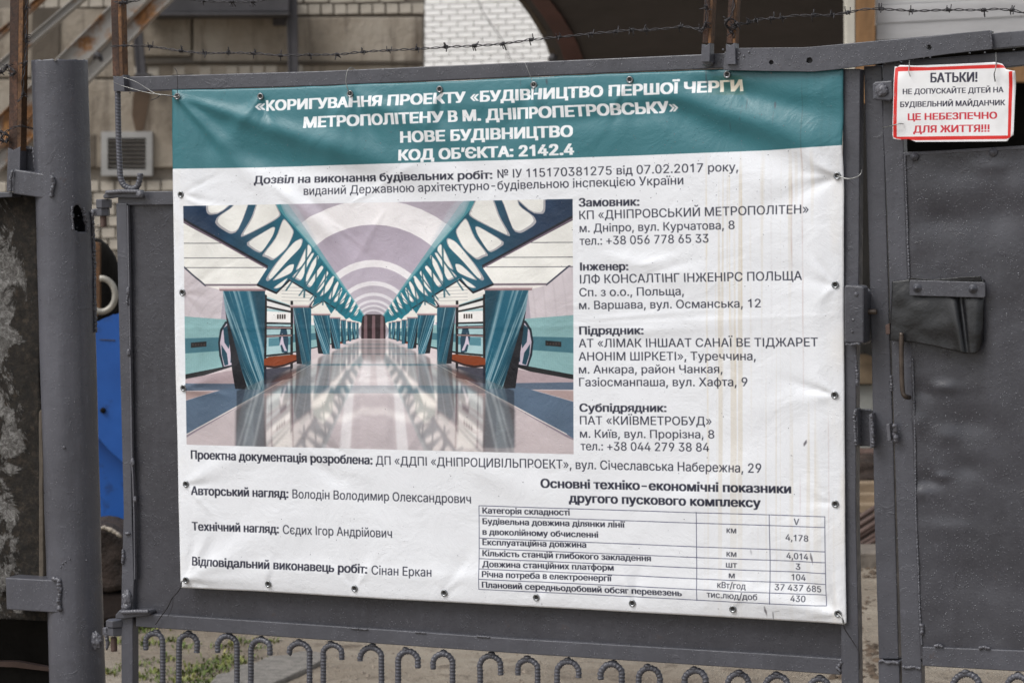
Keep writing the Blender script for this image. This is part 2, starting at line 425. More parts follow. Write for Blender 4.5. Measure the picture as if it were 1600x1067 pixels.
try: FONT = bpy.data.fonts.load(bpy.utils.system_resource('DATAFILES', path='fonts')+'/Inter.woff2')
except Exception: FONT = None
def raw_outlines(text, font=None, _c={}):
    """outline loops of some characters in font units, y up"""
    if (text, font) in _c: return _c[(text, font)]
    cu = bpy.data.curves.new('lettering', 'FONT'); cu.body = text
    if font: cu.font = font
    o = bpy.data.objects.new('lettering', cu); COL.objects.link(o)
    dg = bpy.context.evaluated_depsgraph_get(); ev = o.evaluated_get(dg); c2 = ev.to_curve(dg)
    loops = []
    for sp in c2.splines:
        bp = sp.bezier_points; n = len(bp)
        if n < 2: continue
        co = np.array([p.co[:2] for p in bp]); hr = np.array([p.handle_right[:2] for p in bp]); hl = np.array([p.handle_left[:2] for p in bp])
        P = []
        for i in range(n):
            j = (i+1) % n; a, b, c, d = co[i], hr[i], hl[j], co[j]
            X = lambda u, v: u[0]*v[1]-u[1]*v[0]
            straight = abs(X(d-a, b-a)) < 1e-5 and abs(X(d-a, c-a)) < 1e-5
            for t in ([0] if straight else [k/6 for k in range(6)]):
                P.append((1-t)**3*a+3*(1-t)**2*t*b+3*(1-t)*t*t*c+t**3*d)
        loops.append(np.array(P))
    ev.to_curve_clear(); bpy.data.objects.remove(o); bpy.data.curves.remove(cu)
    _c[(text, font)] = loops; return loops
def xr(L): a = np.concatenate([l[:, 0] for l in L]); return a.min(), a.max()
def yr_(L): a = np.concatenate([l[:, 1] for l in L]); return a.min(), a.max()
_H = raw_outlines('Н', FONT); _h0, _h1 = xr(_H); _hy = yr_(_H)[1]; STEM = sorted(set(np.round(_H[0][:, 0], 3)))[1]-_h0
_HH = xr(raw_outlines('НН', FONT))
def glyph(ch, _g={}):
    """loops starting at the pen and the advance; plain stems for the capital I and the figure one, as in the print"""
    if ch in _g: return _g[ch]
    adv = xr(raw_outlines('Н'+ch+'Н', FONT))[1]-_HH[1]
    if ch == ' ': r = ([], adv*1.0)
    elif ch in 'ІЇ':
        sb = STEM*1.0; L = [np.array([(sb, 0), (sb+STEM, 0), (sb+STEM, _hy), (sb, _hy)])]
        if ch == 'Ї':
            D = [l for l in raw_outlines('Ї', FONT) if l[:, 1].min() > _hy*1.01]; a, b = xr(D); c = (a+b)/2
            L += [l+np.array([sb+STEM/2-c, 0]) for l in D]
        r = (L, 2*sb+STEM)
    elif ch == '1':
        adv = (xr(raw_outlines('Н0Н', FONT))[1]-_HH[1])*.90; x1 = adv*.66; q = x1-STEM; e = q-_hy*.24
        r = ([np.array([(q, 0), (x1, 0), (x1, _hy), (x1-STEM*.72, _hy), (q-_hy*.06, _hy*.90), (e, _hy*.80), (e, _hy*.68), (q-_hy*.08, _hy*.745), (q, _hy*.80)])], adv)
    else:
        L = raw_outlines(ch, FONT); q = raw_outlines('Н'+ch, FONT); x0 = xr([l for l in q if l[:, 0].min() > _h1-1e-3] or L)[0]; a, _ = xr(L)
        lsb = x0-_HH[1]+(_h1-_h0)+_h0-0*a   # pen of the second letter = start of the second Н minus its bearing
        pen2 = _HH[1]-(_h1-_h0)-_h0
        r = ([l+np.array([x0-pen2-a, 0]) for l in L], adv)
    _g[ch] = r; return r
def outlines(text, sel=None):
    pen = 0; out = []
    for ch in text:
        L, adv = glyph(ch)
        if sel is None or (ch in '«»') == sel: out += [l+np.array([pen, 0]) for l in L]
        pen += adv
    return out
CAPH = max(lp[:, 1].max() for lp in outlines('Н'))
def letters(cv, text, p0, p1, cap, col, bold=0.0, alpha=1.0, wide=None):
    """text from ink start p0 to ink end p1 (canvas points on the baseline), cap height in canvas pixels"""
    L = outlines(text); xs = np.concatenate([l[:, 0] for l in L]); a, b = xs.min(), xs.max()
    p0 = np.array(p0, float); p1 = np.array(p1, float); d = p1-p0; ln = np.linalg.norm(d); e = d/ln
    p0 = p0+e*bold; ln -= 2*bold; up = np.array([e[1], -e[0]])
    for sel, bo in ((False, bold), (True, bold*.35)):
        out = [p0+np.outer((l[:, 0]-a)/(b-a)*ln, e)+np.outer(l[:, 1]/CAPH*cap, up) for l in outlines(text, sel)]
        if out: cv.fill(out, col, alpha, bo)

# ---- the station picture, painted in its own frame at three pixels to the photograph's one
def station_picture():
    K = 3; X0, Y0 = 276, 300; cv = Canvas(632*K, 420*K, lin((214, 208, 212)))
    c = lambda P: [np.array([((x-X0)*K, (y-Y0)*K) for x, y in P], float)]
    A = lambda P: [(280+x/5, 300+y/5) for x, y in P]            # points read off the upper left quarter
    Bq = lambda P: [(280+x/5, 500+y/5) for x, y in P]           # lower left quarter
    mir = lambda P: [(583+(583-x)*1.035, y-1.5*(1-(x-280)/300)*1.0) for x, y in P]
    def both(P, col, **k):
        cv.fill(c(P), col, **k); cv.fill(c(mir(P)), col, **k)
    S = lambda *q: lin(q)
    def ell(cx, cy, rx, ry, a0=0, a1=360, n=48):
        return [(cx+rx*math.cos(math.radians(a0+(a1-a0)*i/n)), cy+ry*math.sin(math.radians(a0+(a1-a0)*i/n))) for i in range(n+1)]
    # vault with its light ribs
    cv.fill(c(rect(276, 300, 908, 520)), S(176, 168, 178))
    for h, col in ((200, (226, 223, 224)), (161, (172, 163, 175)), (106, (222, 219, 221)), (95, (178, 170, 181)), (73, (218, 215, 218)), (66, (180, 173, 182)),
                   (55, (214, 211, 215)), (50, (182, 175, 184)), (44, (210, 207, 211)), (40, (178, 171, 180)), (36, (206, 203, 207)), (33, (172, 166, 174)), (29, (200, 196, 201)), (26, (160, 154, 162))):
        rx = h*(.93 if h < 190 else .98)
        def shade(X, Y, col=col, h=h):
            g = .93+.12*vnoise(X, Y, 300, 240, 3)+.05*np.clip(((Y/K+Y0)-(512-h))/60, 0, 1)
            return (lin(col)*np.ones(X.shape+(3,)))*g[..., None]
        cv.fill(c(ell(583, 512, rx, h)), shade)
    # side vaults and wall panels
    def sv(X, Y):
        x = X/K+X0; y = Y/K+Y0; r = np.hypot((x-(376 if 1 else 0)), (y-520)*1.0)
        b = (np.sin(r/2.6) > .86)*.06; return lin((204, 196, 200))*(1-b)[..., None]
    both([(262, 408), (262, 500), (345, 500), (350, 444), (322, 446), (288, 417)], sv)
    def wl(X, Y):
        x = X/K+X0; b = .96+.05*(np.sin(x*2.2+Y*.03) > 0); return lin((142, 178, 180))*b[..., None]
    both([(262, 492), (368, 500), (560, 512), (560, 530), (368, 573), (262, 600)], wl)
    both([(262, 529), (368, 526), (560, 517), (560, 522), (368, 546), (262, 554)], S(78, 122, 134))
    both([(262, 590), (368, 569), (560, 527), (560, 530), (368, 577), (262, 602)], S(22, 30, 36))
    both([(299, 535), (323, 533), (323, 541), (299, 543)], S(20, 24, 28))
    for k in range(5): both([(301+k*4.4, 536.6), (303.6+k*4.4, 536.4), (303.6+k*4.4, 539.8), (301+k*4.4, 540)], S(70, 60, 58))
    # round emblem on the side wall
    em = [(366, 501), (352, 502), (344, 515), (341, 535), (343, 556), (349, 574), (368, 571)]
    both(em, S(24, 44, 56))
    both([(366, 505), (354, 505.5), (347, 517), (344, 535), (346, 553), (351, 572), (368, 569)], S(196, 184, 196))
    for P in ([(349, 513), (357, 506), (366, 508), (361, 520), (358, 545), (351, 535)], [(346, 538), (355, 552), (358, 569), (352, 571), (347, 554)],
              [(361, 552), (368, 545), (368, 566), (361, 566)], [(362, 541), (365, 520), (368, 512), (368, 540)]): both(P, S(30, 76, 92))
    # ceiling panels under the beams
    cp = [(262, 325), (262, 417), (288, 417), (322, 446), (401, 445), (419, 416)]
    both(cp, S(233, 232, 227))
    for y0, x1 in ((380, 346), (403, 388), (418, 412)): both([(262, y0-.5), (x1, y0-.5), (x1, y0+.6), (262, y0+.6)], S(72, 74, 84))
    both([(284, 416), (288, 416), (323, 446), (321, 447.5)], S(70, 72, 88)); both([(321, 443.5), (402, 443.5), (402, 446.5), (321, 446.5)], S(128, 118, 126))
    both([(322, 447), (402, 447), (440, 457), (412, 458), (345, 453)], S(232, 228, 224))
    for P in ([(452, 437), (494, 463), (480, 478), (480, 488), (414, 476), (412, 458), (432, 458)], [(494, 464), (523, 480), (515, 490), (508, 505), (480, 503), (482, 480)],
              [(505, 469), (524, 480), (515, 498), (487, 490)], [(528, 482), (545, 493), (540, 506), (512, 506), (516, 490)], [(545, 495), (566, 504), (560, 514), (530, 512)]): both(P, S(226, 224, 218))
    for k in range(5): both([(440, 448+k*5.2), (484+k, 449.5+k*5.2), (484+k, 450.2+k*5.2), (440, 448.8+k*5.2)], S(168, 166, 168))
    # floor
    def fl(X, Y):
        x = X/K+X0; y = Y/K+Y0; g = .97+.09*vnoise(X, Y, 90, 130, 8, 2)-.05*(y > 640)
        return lin((204, 193, 195))*g[..., None]
    cv.fill(c([(276, 600), (368, 571), (566, 527), (601, 527), (800, 571), (908, 605), (908, 720), (276, 720)]), fl)
    both([(262, 597), (368, 577), (368, 607), (262, 598)], S(176, 160, 164))
    both([(262, 598), (368, 599), (368, 609), (262, 610)], S(98, 112, 130))
    both([(262, 680), (262, 634), (345, 609), (368, 604), (413, 592), (487, 569), (487, 571), (290, 679), (276, 690)], S(98, 116, 136))
    both([(262, 612), (340, 610), (262, 633)], S(176, 156, 154))
    # reflections on the polished floor
    def refl(P, col, a, b=5): both(P, S(*col), alpha=a, blur=b)
    refl([(368, 640), (412, 612), (418, 700), (368, 700)], (118, 116, 122), .75, 4)
    refl([(384, 640), (396, 628), (398, 700), (382, 700)], (172, 172, 176), .6, 3)
    refl([(455, 570), (486, 560), (486, 650), (470, 664), (458, 640)], (142, 142, 146), .6, 4)
    refl([(421, 612), (452, 612), (450, 628), (421, 645)], (240, 234, 230), .8, 4); refl([(422, 668), (455, 640), (456, 700), (430, 700)], (232, 226, 222), .8, 5)
    refl([(486, 612), (522, 612), (520, 642), (505, 662), (490, 648)], (244, 238, 230), .85, 5)
    refl([(498, 570), (514, 560), (514, 606), (498, 606)], (156, 152, 154), .6, 4)
    refl([(541, 600), (553, 600), (546, 720), (528, 720)], (245, 243, 244), .9, 4); refl([(572, 555), (580, 555), (577, 604), (556, 604)], (240, 236, 238), .8, 4)
    refl([(520, 560), (538, 556), (532, 600), (516, 600)], (232, 226, 224), .7, 4)
    refl([(494, 655), (500, 650), (530, 700), (520, 712)], (150, 142, 146), .4, 4); refl([(556, 560), (562, 556), (562, 700), (552, 700)], (176, 166, 170), .35, 4)
    for k, x in enumerate((423, 456)): refl([(x, 606), (x+2.2, 606), (x+4, 700), (x+1.5, 700)], (132, 104, 112), .75, 2)
    for y in (640, 664): refl([(424, y+12), (454, y-12), (454, y-6), (424, y+18)], (162, 142, 146), .6, 3)
    refl([(436, 588), (478, 573), (480, 586), (440, 602)], (150, 138, 130), .5, 4)
    cv.fill(c([(414, 602), (760, 602), (760, 614), (404, 614)]), S(116, 142, 156), alpha=.78)
    cv.fill(c([(480, 568), (684, 568), (686, 571), (476, 571)]), S(108, 144, 156), alpha=.8)
    for y0, x0, x1 in ((552, 505, 660), (543, 522, 645), (537, 536, 632)): cv.fill(c([(x0, y0), (x1, y0), (x1, y0+1.4), (x0, y0+1.4)]), S(128, 152, 160), alpha=.8)
    both([(290, 678.5), (487, 568.6), (487, 569.8), (290, 680.3)], S(222, 216, 212)); both([(262, 696), (290, 680), (380, 631), (290, 684)], S(150, 140, 150))
    # benches in their black frames, then the tapering pillars
    both([(414, 462), (458, 478), (458, 560), (414, 572)], S(168, 196, 200)); both([(417, 486), (455, 488), (455, 504), (417, 503)], S(232, 230, 228))
    both([(417, 470), (455, 481), (455, 486), (417, 482)], S(226, 224, 222)); both([(420, 528), (455, 526), (455, 538), (420, 541)], S(92, 138, 150))
    both([(440, 509), (447, 510), (451, 530), (450, 552), (441, 550), (436, 528)], S(40, 74, 92)); both([(441, 520), (444, 536), (449, 548), (445, 548), (441, 538), (437, 540)], S(200, 190, 204))
    for k in range(4): both([(433+k*3.6, 491), (435.4+k*3.6, 491), (435.4+k*3.6, 498), (433+k*3.6, 498)], S(62, 50, 48))
    for P in ([(412, 459), (417, 461), (417, 592), (413, 600)], [(454, 470), (458, 470), (458, 575), (454, 577)], [(414, 465), (456, 478), (456, 481), (414, 469)], [(414, 477), (457, 486), (457, 489), (414, 480)],
              [(417, 503), (456, 504), (456, 506.5), (417, 506)], [(417, 509), (456, 510), (456, 514), (417, 514)], [(417, 523), (456, 522), (456, 525), (417, 527)], [(417, 554), (456, 550), (456, 553), (417, 557)]): both(P, S(28, 24, 32))
    both([(417, 510.6), (456, 511.4), (456, 512.6), (417, 512.4)], S(178, 150, 150)); both([(417, 524.6), (456, 523.2), (456, 524.4), (417, 526)], S(178, 150, 150))
    both([(414, 576), (455, 572), (458, 590), (414, 600)], S(36, 44, 64), alpha=.9)
    both([(412, 562), (420, 558), (458, 554), (475, 556), (475, 560), (445, 572), (430, 575), (412, 573)], S(54, 26, 14)); both([(413, 561), (421, 557), (458, 553.5), (475, 555.5), (474, 558), (444, 569), (430, 571.5), (413, 570)], S(136, 70, 34))
    both([(531, 534), (537, 534), (538, 536), (531, 537)], S(150, 74, 30))
    def pillar(x0, x1, xb0, xb1, y0, y1, cap, seed):
        both([(x0, y0), (x1, y0), (xb1, y1), (xb0, y1-1)], S(20, 28, 40))
        def tex(X, Y):
            x = X/K+X0; y = Y/K+Y0; x = np.where(x > 583, 583-(x-583)/1.035, x); t = (y-y0)/(y1-y0); u = (x-(x0+(xb0+(x1-x0)*.55-x0)*t))/np.maximum(4, (x1-x0)*(1-.45*t))
            n1 = vnoise(u*100, y+u*40, 7, 210, seed, 2); n2 = vnoise(u*100, y+u*30, 3.2, 150, seed+5)
            g = .45+.55*vnoise(u*100, y, 26, 500, seed+3); st = np.clip((n1-.56)*5, 0, 1)*.55+np.clip((n2-.80)*7, 0, 1)*.5
            return (lin((24, 98, 118))*(g*1.25)[..., None]*(1-st[..., None])+lin((178, 204, 212))*st[..., None])
        both([(x0, y0), (x1, y0), (xb1, y1), (xb0+(x1-x0)*.30, y1), (x0+(x1-x0)*.06, y0+(y1-y0)*.2)], tex)
        both([(x0-cap, y0-cap*.75), (x1+cap*.25, y0-cap*.75), (x1+cap*.25, y0+.5), (x0-cap*.8, y0+.5)], S(150, 126, 128)); both([(x0-cap, y0-cap*.75), (x1+cap*.25, y0-cap*.75), (x1+cap*.25, y0-cap*.4), (x0-cap, y0-cap*.4)], S(206, 190, 192))
    for a in ((556, 560, 557, 560, 504, 528, .8, 8), (549, 555, 551, 555, 503, 530, 1, 7), (542, 548, 543, 548, 502, 533, 1.2, 6), (532, 540, 533, 540, 500, 537, 1.5, 5), (514, 531, 518, 531, 497, 545, 2.5, 4), (489, 515, 497, 515, 492, 553, 3.5, 3), (458, 486, 464, 486, 480, 569, 5, 2), (348, 414, 368, 413, 454, 608, 6, 1)): pillar(*a)
    # the pierced beams
    beam = [(262, 306), (433, 306), (446, 336), (490, 388), (512, 416), (545, 459), (572, 500), (568, 507), (562, 503), (550, 500), (545, 496), (540, 499), (536, 494), (529, 489), (523, 482), (517, 490), (505, 469), (487, 479), (494, 463),
            (453, 436), (432, 457), (401, 444), (419, 417), (262, 327)]
    def bt(X, Y):
        x = X/K+X0; x = np.where(x > 583, 583-(x-583), x); g = np.clip((x-330)/220, 0, 1)[..., None]; n = (.85+.3*vnoise(X, Y, 60, 60, 21))[..., None]
        return (lin((42, 66, 92))*(1-g)+lin((30, 122, 136))*g)*n
    both(beam, bt)
    both([(436, 306), (452, 320), (572, 497), (571, 500), (545, 462), (490, 390), (446, 340), (430, 320)], S(92, 158, 166), alpha=.75)
    both([(450, 306), (470, 330), (500, 388), (446, 330), (436, 306)], S(190, 198, 206), alpha=.5, blur=6)
    both([(262, 327), (419, 415), (418, 420), (262, 335)], S(30, 32, 46)); both([(262, 331), (417, 417.5), (416, 419.5), (262, 334)], S(118, 104, 118))
    both([(401, 443), (432, 456), (452, 436), (494, 462), (494, 465), (453, 439), (432, 459.5), (401, 446.5)], S(26, 30, 42)); both([(494, 462.5), (485, 478), (487, 480), (505, 469), (524, 481), (524, 483), (505, 471), (487, 482), (482, 479), (492, 464)], S(24, 34, 46))
    holes = [[(43, 0), (60, -30), (130, -30), (65, 34), (47, 36), (43, 31)], [(85, 0), (150, -34), (112, 5), (92, 62), (80, 66), (62, 55), (56, 48), (60, 39), (84, 22)],
             [(118, 22), (134, -20), (152, 20), (160, 36), (150, 44), (98, 71), (96, 68), (112, 40)], [(102, 80), (145, 54), (150, 55), (146, 68), (128, 96), (118, 92)], [(128, 100), (150, 72), (160, 46), (164, 41), (172, 50), (180, 62), (168, 88), (146, 108), (136, 102)],
             [(134, 137), (150, 112), (178, 78), (190, 72), (193, 75), (190, 86), (168, 108), (140, 140)], [(143, 140), (170, 114), (180, 112), (176, 126), (160, 134)], [(146, 150), (172, 132), (160, 148), (152, 151)], [(181, 122), (200, 80), (206, 86), (206, 96), (192, 114), (184, 122)],
             [(176, 132), (190, 118), (204, 96), (212, 94), (198, 118), (190, 140), (178, 134)], [(194, 140), (206, 110), (216, 98), (218, 102), (208, 124), (198, 142)], [(196, 144), (212, 126), (222, 114), (226, 118), (210, 140), (204, 150)], [(213, 156), (230, 122), (233, 126), (226, 146), (216, 158)],
             [(218, 164), (232, 140), (240, 130), (243, 134), (234, 152), (226, 160)], [(232, 166), (246, 138), (249, 142), (242, 160), (236, 168)], [(240, 170), (252, 148), (255, 152), (248, 168), (243, 173)], [(248, 176), (260, 156), (262, 160), (255, 174)], [(257, 182), (266, 162), (268, 166), (262, 182)], [(264, 188), (273, 170), (275, 174), (269, 188)], [(271, 193), (279, 178), (281, 182), (276, 194)]]
    for i, h in enumerate(holes):
        P = [(280+x, 300+y) for x, y in h]; cx = sum(p[0] for p in P)/len(P); cy = sum(p[1] for p in P)/len(P)
        # rounded, with the paler inner side of the cut
        V = [Vector((x, y, 0)) for x, y in P]; R = []
        for k in range(len(V)):
            a, b, d = V[k-1], V[k], V[(k+1) % len(V)]
            for t in (0, .5, 1):
                p = a.lerp(b, .72).lerp(b, t) if t < .5 else b.lerp(d, .28*(t*2-1)); R.append((p.x, p.y))
            R[-2] = ((R[-3][0]+R[-1][0]+2*b.x)/4, (R[-3][1]+R[-1][1]+2*b.y)/4)
        both(R, S(172, 170, 174)); both([(cx+(x-cx)*.90+1.0, cy+(y-cy)*.93-.6) for x, y in R], S(228, 227, 222))
    # far end
    cv.fill(c([(564, 506), (566, 494), (572, 491), (594, 491), (600, 494), (602, 506), (602, 529), (564, 529)]), S(52, 36, 42))
    for x in (581, 568.5, 594): cv.fill(c([(x, 493), (x+4.6, 493), (x+5, 529), (x-.4, 529)]), S(120, 98, 102))
    # fine crossing members of the far beams
    top = lambda t: (446+(572-446)*t, 338+(497-338)*t); bot = lambda t: (405+(560-405)*t**.92, 440+(500-440)*t)
    t = .26; flip = 0
    while t < .97:
        dt = .075*(1-t)+.012; a = top(t-.10*(1-t)) if flip else top(t+.10*(1-t)); b = bot(t+.14*(1-t)) if flip else bot(t-.02); w = 1.5*(1-t)+.45
        both([(a[0]-w, a[1]), (a[0]+w, a[1]), (b[0]+w, b[1]), (b[0]-w, b[1])], S(34, 98, 112), alpha=.9); flip = 1-flip; t += dt
    # mirror image in the floor
    Yp, Xp = np.mgrid[0:cv.h, 0:cv.w].astype(np.float32); x = Xp/K+X0; y = Yp/K+Y0; xl = np.where(x > 583, 583-(x-583)/1.035, x)
    yb = 608-(np.clip(xl, 300, 566)-368)*(81/198.)
    ys_ = np.clip(((2*yb-y)-Y0)*K, 0, cv.h-1).astype(int); rf = cv.a[ys_, Xp.astype(int)]
    kern = np.exp(-.5*(np.arange(-21, 22)/8.)**2); kern /= kern.sum(); k2 = np.exp(-.5*(np.arange(-6, 7)/2.4)**2); k2 /= k2.sum()
    acc = np.zeros_like(rf)
    for i, q in enumerate(kern): acc += q*np.roll(rf, i-21, 0)
    rf = np.zeros_like(acc)
    for i, q in enumerate(k2): rf += q*np.roll(acc, i-6, 1)
    g = rf.mean(-1, keepdims=True); rf = rf*.45+g*.55; rf = rf*np.array([1.03, 1.0, .98])
    wmask = np.clip((y-yb-1)/3, 0, 1)*np.clip((xl-369)/2, 0, 1)*(.62-.18*np.clip((y-yb)/110, 0, 1))
    cv.a = cv.a*(1-wmask[..., None])+np.clip(rf*1.12, 0, 1)*wmask[..., None]
    sr = np.where(cv.a <= .0031308, cv.a*12.92, 1.055*np.clip(cv.a, 1e-6, 1)**(1/2.4)-.055)
    vig = 1.0-.10*np.clip(np.hypot((x-583)/330, (y-500)/230)-.35, 0, 1)+.05*(vnoise(Xp, Yp, 120, 90, 71, 3)-.5)*2
    sr = .52+(sr-.52)*1.17; sr = sr*vig[..., None]-.012+.022*(np.random.default_rng(3).random(sr.shape)-.5)+.02*(vnoise(Xp, Yp, 7, 7, 72, 2)-.5)[..., None]
    cv.a = lin(np.clip(sr, .02, .97)*255).astype(np.float32)
    return cv, K, X0, Y0

# ---- the banner's whole print: coordinates are the sheet's own metres, drawn at PPM pixels to the metre
BOFF = 0.034; PPM = 1350; BX0, BX1, BZ0, BZ1 = -0.90, 0.90, ZC-0.68, ZC+0.68
K_PRINT = 0.80/lin((232, 232, 232))[0]                    # from seen value to the print's own colour
def bpx(px, py):
    p = GP.at(px, py, BOFF); return ((p.x-BX0)*PPM, (BZ1-p.z)*PPM)
def banner_print():
    Wc, Hc = int((BX1-BX0)*PPM), int((BZ1-BZ0)*PPM); cv = Canvas(Wc, Hc, lin((232, 234, 238)))
    # photograph coordinates of every canvas pixel (a plane seen in perspective: a homography)
    src = np.array([[268, 141], [1317, 109], [1321, 975], [282, 918]], float); dst = np.array([bpx(*p) for p in src])
    Am = []
    for (X, Y), (x, y) in zip(dst, src):
        Am += [[X, Y, 1, 0, 0, 0, -x*X, -x*Y, x], [0, 0, 0, X, Y, 1, -y*X, -y*Y, y]]
    Am = np.array(Am); hh = np.linalg.solve(Am[:, :8], Am[:, 8]); YY, XX = np.mgrid[0:Hc, 0:Wc].astype(np.float32)
    dn = hh[6]*XX+hh[7]*YY+1; PX = (hh[0]*XX+hh[1]*YY+hh[2])/dn; PY = (hh[3]*XX+hh[4]*YY+hh[5])/dn
    P = lambda pts: [np.array([bpx(x, y) for x, y in pts])]
    teal = lin((54, 113, 122))
    cv.fill(P([(240, 90), (1340, 80), (1340, 225), (1317, 227), (1200, 235), (1000, 243), (800, 250), (600, 256), (400, 262), (268, 264), (240, 264)]), teal)
    # picture
    pc, K, X0, Y0 = station_picture()
    x = (PX-X0)*K; y = (PY-Y0)*K
    ed = [(286, 322), (895, 311), (897, 709), (292, 694)]; r = cv.cover(P(ed)); x0, y0, m = r; h, w = m.shape
    xs = np.clip(x[y0:y0+h, x0:x0+w], 0, pc.w-2); ys = np.clip(y[y0:y0+h, x0:x0+w], 0, pc.h-2); xi = xs.astype(int); yi = ys.astype(int); fx = (xs-xi)[..., None]; fy = (ys-yi)[..., None]
    a = pc.a; samp = (a[yi, xi]*(1-fx)+a[yi, xi+1]*fx)*(1-fy)+(a[yi+1, xi]*(1-fx)+a[yi+1, xi+1]*fx)*fy
    cv.a[y0:y0+h, x0:x0+w] = cv.a[y0:y0+h, x0:x0+w]*(1-m[..., None])+samp*m[..., None]
    # lettering
    navy = lin((34, 36, 56)); wh = lin((236, 238, 240)); pm = PPM/666.0
    def T(text, x0, y0, x1, y1, cap, col=navy, b=0.0):
        s = abs(bpx((x0+x1)/2, (y0+y1)/2-cap)[1]-bpx((x0+x1)/2, (y0+y1)/2)[1])
        letters(cv, text, bpx(x0, y0), bpx(x1, y1), s, col, b*pm)
    H = 1.45
    T('«КОРИГУВАННЯ ПРОЕКТУ «БУДІВНИЦТВО ПЕРШОЇ ЧЕРГИ', 399, 174, 1159, 142, 16.5, wh, H); T('МЕТРОПОЛІТЕНУ В М. ДНІПРОПЕТРОВСЬКУ»', 476, 200, 1059, 175.5, 17, wh, H)
    T('НОВЕ БУДІВНИЦТВО', 626, 223, 896, 213.5, 17, wh, H); T('КОД ОБ’ЄКТА: 2142.4', 624, 251, 898, 241.5, 16.5, wh, H)
    B = .85; R = .28
    for a in (('Дозвіл на виконання будівельних робіт:', 397, 287.5, 769, 279.5, 12.5, B), ('№ ІУ 115170381275 від 07.02.2017 року,', 777, 278.5, 1153, 267.5, 13.5, R),
              ('виданий Державною архітектурно-будівельною інспекцією України', 473, 305, 1068, 288.3, 13.5, R),
              ('Замовник:', 904.5, 323, 999.5, 321.5, 13, B), ('КП «ДНІПРОВСЬКИЙ МЕТРОПОЛІТЕН»', 905.5, 343, 1264, 333.5, 13.7, R), ('м. Дніпро, вул. Курчатова, 8', 906, 363, 1148, 358, 13, R), ('тел.: +38 056 778 65 33', 906, 383, 1107.5, 379, 13.3, R),
              ('Інженер:', 906.5, 422.5, 982.5, 422, 12.2, B), ('ІЛФ КОНСАЛТІНГ ІНЖЕНІРС ПОЛЬЩА', 906.5, 443, 1253, 437.5, 13.8, R), ('Сп. з о.о., Польща,', 905.5, 463, 1069, 461, 13, R), ('м. Варшава, вул. Османська, 12', 905, 483, 1189, 480, 13, R),
              ('Підрядник:', 905, 522.5, 1006, 522, 12.5, B), ('АТ «ЛІМАК ІНШААТ САНАЇ ВЕ ТІДЖАРЕТ', 904.5, 542.5, 1278, 541, 13.5, R), ('АНОНІМ ШІРКЕТІ», Туреччина,', 904.5, 563, 1181, 562.5, 13.3, R), ('м. Анкара, район Чанкая,', 905, 583, 1129, 582.5, 12.8, R), ('Газіосманпаша, вул. Хафта, 9', 905.5, 603, 1168, 603, 13.3, R),
              ('Субпідрядник:', 906, 642.5, 1042, 643, 12.5, B), ('ПАТ «КИЇВМЕТРОБУД»', 907, 662.5, 1112, 664, 13.3, R), ('м. Київ, вул. Прорізна, 8', 907, 683, 1116, 684.5, 12.8, R), ('тел.: +38 044 279 38 84', 908, 702.5, 1108, 705, 13.3, R),
              ('Проектна документація розроблена:', 299, 716, 582, 725, 13.5, B), ('ДП «ДДПІ «ДНІПРОЦИВІЛЬПРОЕКТ», вул. Січеславська Набережна, 29', 587, 725.3, 1190, 738, 14, R),
              ('Авторський нагляд:', 299.5, 772, 451.5, 777, 13.5, B), ('Володін Володимир Олександрович', 457.5, 777.5, 735.5, 786, 14, R),
              ('Технічний нагляд:', 300.5, 827.5, 437, 832, 13.2, B), ('Сєдих Ігор Андрійович', 443, 833, 612.5, 839.5, 14, R),
              ('Відповідальний виконавець робіт:', 300.5, 882, 574.5, 895, 13.5, B), ('Сінан Еркан', 581, 896.5, 674.5, 900, 14, R),
              ('Основні техніко-економічні показники', 845, 761, 1236.5, 770, 14, B+.1), ('другого пускового комплексу', 889, 784, 1189, 791.7, 14, B+.1)):
        T(*a[:6], navy, a[6])
    b2 = .58
    for a in (('Категорія складності', 753, 801.5, 890.5, 804.3), ('Будівельна довжина ділянки лінії', 753, 818.3, 977, 823.5), ('в двоколійному обчисленні', 753, 834.7, 934.6, 839.3), ('Експлуатаційна довжина', 753, 850.8, 915.7, 855),
              ('Кількість станцій глибокого закладення', 753, 868, 1017, 876), ('Довжина станційних платформ', 753, 884.8, 958.8, 890.7), ('Річна потреба в електроенергії', 753, 900.5, 956.3, 907.2), ('Плановий середньодобовий обсяг перевезень', 753, 917, 1066, 930.3)):
        T(*a, 9.3, navy, b2)
    for t, xa, xb, yc in (('км', 1135.5, 1150.6, 832), ('км', 1135.5, 1151, 868.7), ('шт', 1134.8, 1152, 885.7), ('м', 1139.5, 1148.5, 902), ('кВт/год', 1121.5, 1166.5, 918), ('тис.люд/доб', 1105, 1184.5, 934),
                          ('V', 1240.5, 1249.3, 819), ('4,178', 1227.5, 1263.7, 844.2), ('4,014', 1228.3, 1263.3, 872.9), ('3', 1242.7, 1250, 889.4), ('104', 1236, 1258, 906.3), ('37 437 685', 1210.8, 1282.8, 922.7), ('430', 1235.6, 1258.7, 939)):
        T(t, xa, yc-(xb-xa)*.028, xb, yc+(xb-xa)*.028, 9.6, navy, R)
    def line(pts, wd=1.1):
        for (xa, ya), (xb, yb) in zip(pts, pts[1:]):
            d = math.hypot(xb-xa, yb-ya); nx, ny = -(yb-ya)/d*wd/2, (xb-xa)/d*wd/2
            cv.fill(P([(xa+nx, ya+ny), (xb+nx, yb+ny), (xb-nx, yb-ny), (xa-nx, ya-ny)]), lin((62, 66, 96)))
    yl = [789.5, 805, 840, 856.3, 872, 888, 904, 919.8]; yr = [806.3, 823, 861, 878, 895, 912, 929, 946]
